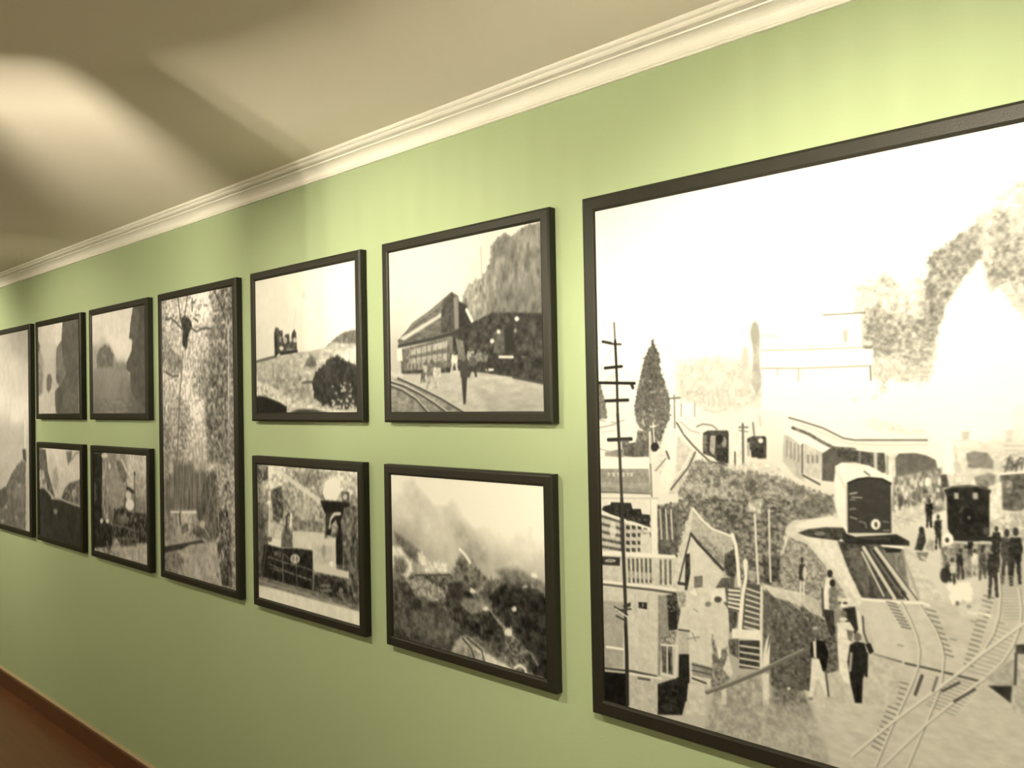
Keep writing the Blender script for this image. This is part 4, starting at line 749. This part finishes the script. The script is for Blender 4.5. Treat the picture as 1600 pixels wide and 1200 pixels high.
    for p in ([(650, 815), (720, 805)], [(680, 780), (700, 830)]): c.L(p, .6, 2.4, .8)
    c.P([(678, 950), (800, 985), (800, 1050), (680, 1030)], .62, .04, 5, 2); c.L([(680, 965), (800, 995)], .4, 3); c.L([(680, 1000), (800, 1025)], .42, 3); c.L([(680, 1045), (760, 1075)], .3, 3)
    c.P([(655, 1075), (750, 1085), (760, 1260), (640, 1260)], .84, .03, 5, 2)
    c.P([(795, 790), (830, 900), (880, 860), (910, 1000), (900, 1180), (830, 1200), (790, 1080), (800, 950)], .56, .09, 4, 3, rag=1); c.P([(825, 890), (845, 860), (850, 920), (835, 935)], .95, 0, 4, 2); c.P([(860, 990), (890, 900), (915, 1000), (910, 1060)], .88, .03, 4, 2)
    # ---- stairs
    c.P([(888, 510), (960, 520), (960, 660), (890, 640)], .4, .03, 4, 2); c.ticks((895, 530), (892, 625), (955, 535), (955, 640), 5, .93, 3.6)
    c.P([(890, 640), (945, 660), (940, 740), (900, 780), (895, 700)], .36, .07, 4, 3)
    c.P([(985, 490), (1080, 500), (1080, 765), (965, 765)], .4, .03, 4, 1.8); c.ticks((1000, 520), (985, 745), (1072, 545), (1066, 765), 8, .87, 3)
    c.P([(975, 360), (990, 340), (1005, 360), (1003, 460), (985, 560), (970, 770), (945, 770), (958, 600), (985, 450)], .96, 0, 4, 1.5)
    c.P([(1005, 410), (1055, 420), (1050, 480), (1010, 470)], .72, .06, 4, 3)
    c.P([(910, 755), (1085, 765), (1085, 825), (915, 810)], .96, .015, 4, 2)
    c.P([(955, 825), (1078, 825), (1080, 995), (955, 985)], .32, .04, 4, 1.8); c.ticks((962, 855), (958, 965), (1068, 870), (1072, 985), 4, .87, 3)
    c.P([(890, 820), (950, 815), (950, 930), (900, 900)], .42, .07, 4, 3)
    c.P([(1078, 500), (1098, 520), (1090, 700), (1090, 1000), (1074, 1000), (1074, 700)], .93, .015, 5, 1.8)
    # ---- stone wall at right of the stairs
    c.P([(1095, 520), (1160, 570), (1250, 600), (1320, 660), (1380, 760), (1400, 1000), (1330, 1120), (1200, 1140), (1140, 1090), (1095, 990)], .42, .055, 4, 2.5)
    c.P([(1098, 525), (1150, 570), (1150, 800), (1100, 900)], .5, .05, 4, 10, a=.7)
    for p in ([(1150, 560), (1250, 640), (1330, 740)], [(1190, 600), (1240, 720), (1300, 820)], [(1120, 560), (1200, 585), (1300, 640)], [(1170, 570), (1260, 700), (1320, 780)]): c.L(p, .62, 2, .6)
    c.P([(1085, 490), (1200, 520), (1320, 545), (1320, 630), (1240, 590), (1160, 570), (1100, 530)], .86, .035, 5, 3)
    c.P([(1110, 520), (1160, 575), (1150, 600), (1110, 580)], .36, .06, 4, 3, a=.8)
    c.P([(1130, 780), (1115, 900), (1135, 830), (1130, 1000), (1090, 1010), (1095, 900), (1110, 830)], .94, .01, 5, 2)
    for i in range(60): c.E(1110+rr.rand()*250, 620+rr.rand()*480, 4+rr.rand()*8, 4+rr.rand()*8, .66 if i % 3 else .25, .5, 1.5)
    c.P([(900, 1040), (1130, 1000), (1140, 1090), (1200, 1140), (1180, 1420), (740, 1420), (800, 1150)], .7, .05, 7, 8); c.P([(1090, 1020), (1130, 1020), (1125, 1240), (1095, 1240)], .9, .02, 5, 3); c.P([(850, 1120), (880, 1100), (880, 1200), (850, 1200)], .86, .04, 4, 3)
    c.P([(1150, 1110), (1330, 1120), (1400, 1300), (1180, 1300)], .55, .07, 5, 8); c.E(1245, 1105, 9, 9, .95); c.E(1125, 1145, 9, 12, .9)
    c.L([(765, 1128), (900, 1080), (1080, 1005), (1200, 945), (1330, 882), (1380, 860)], .48, 6.5); c.L([(765, 1120), (900, 1070), (1080, 995), (1200, 935), (1330, 874)], .76, 1.8, .8)
    # ---- the tall pole in front of the terrace house
    c.v(900, 460, 3.749)
    for p in ([(115, 325), (155, 285)], [(118, 490), (215, 310)], [(165, 515), (230, 450)], [(200, 500), (235, 470)], [(170, 440), (130, 500)]): c.L(p, .72, 1.5, .7)
    for (a, b, v, wd) in (((155, 275), (205, 285), .34, 5), ((205, 288), (262, 291), .4, 3.6), ((168, 430), (267, 420), .26, 5), ((132, 516), (342, 519), .24, 5), ((322, 520), (332, 545), .3, 6), ((172, 622), (303, 617), .26, 5.5), ((188, 850), (322, 845), .26, 6.5)): c.L([a, b], v, wd)
    c.P([(262, 850), (310, 850), (305, 890), (270, 910)], .5, .09, 3, 2)
    c.L([(222, 165), (228, 270)], .5, 3.6); c.L([(228, 270), (238, 480), (243, 700)], .3, 5)
    c.L([(243, 700), (258, 1000), (267, 1200)], .3, 6); c.v(900, 780, 3.749)
    c.L([(267, 0), (276, 300), (288, 600), (290, 760)], .28, 7); c.L([(290, 740), (296, 900), (300, 1200)], .24, 7.5); c.L([(254, 30), (264, 300)], .16, 2, .6)
    for p in ([(225, 628), (300, 672)], [(240, 650), (320, 640)], [(235, 680), (295, 712)]): c.L(p, .3, 3); 
    c.L([(232, 640), (300, 688)], .93, 2.4); c.P([(272, 620), (320, 600), (318, 625), (280, 640)], .3, .03, 3, 1.5)
    c.v(1250, 780, 3.749)
    c.man(10, 590, 260, .3, .9, .3, .5, .03); c.E(25, 430, 12, 40, .97, .8)
    c.P([(215, 575), (290, 575), (300, 620), (240, 635)], .93, .05, 4, 2); c.E(262, 605, 14, 8, .35); c.E(230, 604, 10, 8, .4)
    c.P([(150, 455), (185, 460), (200, 560), (170, 660), (130, 650), (132, 560)], .95, .02, 4, 2); c.E(173, 432, 16, 22, .25); c.P([(165, 520), (205, 490), (215, 600), (200, 700), (170, 690)], .55, .06, 4, 3); c.E(187, 488, 16, 22, .22)
    c.P([(130, 640), (195, 650), (210, 780), (180, 800), (150, 720)], .28, .04, 4, 2); c.L([(128, 520), (135, 680)], .35, 3)
    c.P([(245, 640), (320, 625), (338, 760), (320, 790), (255, 700)], .26, .04, 4, 2); c.P([(195, 640), (240, 640), (240, 720), (205, 780)], .66, .06, 4, 2.5)
    c.P([(215, 720), (290, 715), (315, 760), (290, 860), (295, 1090), (250, 1060), (230, 1010), (220, 900)], .94, .03, 4, 2); c.E(255, 670, 18, 22, .5); c.E(252, 700, 24, 12, .9); c.P([(270, 760), (310, 770), (300, 830), (280, 820)], .5, .05, 3, 2)
    c.P([(290, 850), (325, 830), (375, 840), (390, 900), (385, 1000), (365, 1050), (360, 1190), (320, 1190), (295, 1080), (275, 950)], .2, .025, 4, 2); c.E(335, 805, 22, 26, .5); c.L([(298, 900), (290, 1000)], .7, 4); c.L([(335, 1080), (338, 1180)], .12, 3); c.L([(388, 900), (385, 1030)], .22, 4)
    c.L([(365, 685), (372, 780), (405, 870)], .4, 2.6); c.P([(380, 845), (410, 840), (430, 890), (405, 905)], .2, 0, 4, 2)
    c.P([(60, 835), (85, 820), (140, 830), (165, 900), (150, 1000), (120, 1005), (95, 920), (60, 920)], .14, .03, 4, 2); c.E(88, 772, 18, 24, .5); c.E(86, 752, 17, 10, .75); c.P([(72, 830), (92, 820), (95, 930), (78, 920)], .9, 0, 4, 2)
    c.P([(65, 930), (110, 930), (130, 1000), (160, 1120), (150, 1160), (110, 1050), (90, 1060), (75, 1150), (50, 1160), (60, 1040)], .93, .02, 4, 2); c.L([(150, 1020), (165, 1150)], .35, 2.5); c.E(60, 1165, 16, 10, .6)
    # lower strip
    c.P([(-250, 1190), (60, 1200), (200, 1600), (-250, 1500)], .72, .05, 7, 14, a=.8)
    # upper tones darkened with height to offset the stronger lamp light there
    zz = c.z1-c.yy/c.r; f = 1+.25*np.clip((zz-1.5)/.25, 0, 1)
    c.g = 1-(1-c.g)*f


def print_material(name, pr, gain, tint):
    g = np.clip(pr.g*1.06-0.06*(1-np.clip(pr.g-.6, 0, 1)), 0, 1)
    lin = np.where(g <= .04045, g/12.92, ((g+.055)/1.055)**2.4)/gain
    lin = np.clip(lin, 0.004, 0.86)
    im = bpy.data.images.new(name, pr.w, pr.h, float_buffer=True, is_data=True)
    buf = np.ones((pr.h, pr.w, 4), np.float32)
    lo = np.array([1.0, 1.0, .92]); hi = np.array(tint)
    t = np.clip(g, 0, 1)[..., None]
    buf[..., :3] = np.clip(lin[..., None]*(lo*(1-t)+hi*t), 0, .88)
    im.pixels.foreach_set(buf[::-1].ravel()); im.pack()
    mt = bpy.data.materials.new(name); mt.use_nodes = True; nt = mt.node_tree; b = nt.nodes['Principled BSDF']
    ti = nt.nodes.new('ShaderNodeTexImage'); ti.image = im; ti.extension = 'EXTEND'
    uv = nt.nodes.new('ShaderNodeUVMap'); uv.uv_map = 'print'
    nt.links.new(uv.outputs[0], ti.inputs[0]); nt.links.new(ti.outputs[0], b.inputs['Base Color'])
    b.inputs['Roughness'].default_value = 0.5; b.inputs['Specular IOR Level'].default_value = 0.12
    return mt

def picture(x0, x1, z0, z1, fw, label, pr, gain, tint, kind='picture_frame', dep=DEPTH):
    """x0..x1, z0..z1: outer edges of the frame on the wall; fw: width of its rails"""
    cx, cz_ = (x0+x1)/2, z0
    root = bpy.data.objects.new(kind, None); C.objects.link(root); root.location = (cx, 0, cz_)
    root['label'] = label; root['category'] = 'picture'; root['group'] = 'framed black and white photographs'
    a0, a1, b0, b1 = x0-cx, x1-cx, 0.0, z1-z0
    t = 0.0015
    # profile across a rail: distance in from the outer edge, distance out from the wall
    sec = [(0, 0.001), (0, dep-0.004), (0.003, dep-t), (0.006, dep), (fw-0.006, dep), (fw-0.002, dep-0.002), (fw, dep-0.005), (fw, 0.006), (fw-0.004, 0.001)]
    cor = [(a0, b0), (a1, b0), (a1, b1), (a0, b1)]; ins = [(1, 1), (-1, 1), (-1, -1), (1, -1)]
    for i in range(4):
        j = (i+1) % 4; bm = bmesh.new(); ra = []
        for k in (i, j):
            ra.append([bm.verts.new((cor[k][0]+ins[k][0]*d, -y, cor[k][1]+ins[k][1]*d)) for d, y in sec])
        n = len(sec)
        for q in range(n): bm.faces.new([ra[0][q], ra[0][(q+1) % n], ra[1][(q+1) % n], ra[1][q]])
        bm.faces.new(ra[0]); bm.faces.new(ra[1][::-1])
        link('frame_rail', bm, M_FRAME, root)
    g = 0.004
    link('backing_board', box_bm(a0+g, a1-g, -(dep-RECESS-0.003), -0.004, b0+g, b1-g), M_BACK, root)
    # the print: a thin sheet
    p0, p1, q0, q1 = a0+fw-0.003, a1-fw+0.003, b0+fw-0.003, b1-fw+0.003
    bm = box_bm(p0, p1, -(dep-RECESS), -(dep-RECESS-0.002), q0, q1)
    o = link('photographic_print', bm, print_material('print_'+str(len(bpy.data.images)), pr, gain, tint), root)
    uvl = o.data.uv_layers.new(name='print')
    for lp in o.data.loops:
        c = o.data.vertices[lp.vertex_index].co
        uvl.data[lp.index].uv = ((c.x+cx-pr.x0)/(pr.x1-pr.x0), (c.z+cz_-pr.z0)/(pr.z1-pr.z0))
    return root

ZT, ZB1, ZT2, ZB2 = 2.1122, 1.587, 1.4638, 0.9359
G_A, G_B, G_C, G_D, G_E, G_G, G_H, G_F, G_I, G_J = 1.55, 1.0, 1.3, 1.1, 1.1, 1.2, 1.15, 1.15, 1.15, 1.0
G_BIG = 1.3
P1 = (.98, .985, .92); P2 = (.99, .96, .95)
# left edge on the wall, levels, rail width, painter, pixels per metre of the print, scale in the photograph, contrast gain, tint, label
HANG = [
  (-1.949, ZB1, ZT, 0.030, paint_station, 900, 590, G_A, P1, 'dark-framed photograph of a hillside railway station with people on its platform'),
  (-1.956, ZB2, ZT2, 0.030, paint_valley, 900, 590, G_B, P1, 'dark-framed photograph of smoke drifting over a steep mountain valley'),
  (-2.703, ZB1, ZT, 0.030, paint_hilltop, 800, 460, G_C, P1, 'dark-framed photograph of a small locomotive on a grassy hilltop with dark bush'),
  (-2.707, ZB2, ZT2, 0.030, paint_engine, 800, 460, G_D, P1, 'dark-framed photograph of a steam engine front with a white cab among trees'),
  (-3.453, ZB2, ZT, 0.030, paint_forest, 700, 380, G_E, P2, 'tall narrow dark-framed photograph of a forest road under high trees'),
  (-4.204, ZB1, ZT, 0.030, paint_meadow, 500, 330, G_G, P2, 'dark-framed misty photograph of a round tree and a dark treeline at right'),
  (-4.204, ZB2, ZT2, 0.030, paint_workers, 500, 330, G_H, P2, 'dark-framed photograph of trackside machinery beside a dark post and white figure'),
  (-4.961, ZB1, ZT, 0.030, paint_misty_road, 500, 290, G_F, P2, 'dark-framed misty photograph of a pale road between two dark slopes'),
  (-4.961, ZB2, ZT2, 0.030, paint_dark_slope, 500, 290, G_I, P2, 'dark-framed photograph of a dark slope below a bright gap in trees'),
  (-5.703, ZB2, ZT, 0.030, paint_tall_sky, 500, 260, G_J, P2, 'tall dark-framed photograph of open hazy sky above a wooded hill, farthest left'),
]
for x, z0, z1, fw, fn, res, sc, gain, tint, lb in HANG:
    pr = Print(x+fw-.004, x+WFR-fw+.004, z0+fw-.004, z1-fw+.004, res, sc)
    pr.cs = 1.25; fn(pr); pr.blur(1.15*pr.k)
    picture(x, x+WFR, z0, z1, fw, lb, pr, gain, tint)
bx, bz0, bz1, bw = -1.197, 0.921, 2.1122, 0.035
pr = Print(bx+bw-.004, bx+1.62-bw+.004, bz0+bw-.004, bz1-bw+.004, 1050, 950)
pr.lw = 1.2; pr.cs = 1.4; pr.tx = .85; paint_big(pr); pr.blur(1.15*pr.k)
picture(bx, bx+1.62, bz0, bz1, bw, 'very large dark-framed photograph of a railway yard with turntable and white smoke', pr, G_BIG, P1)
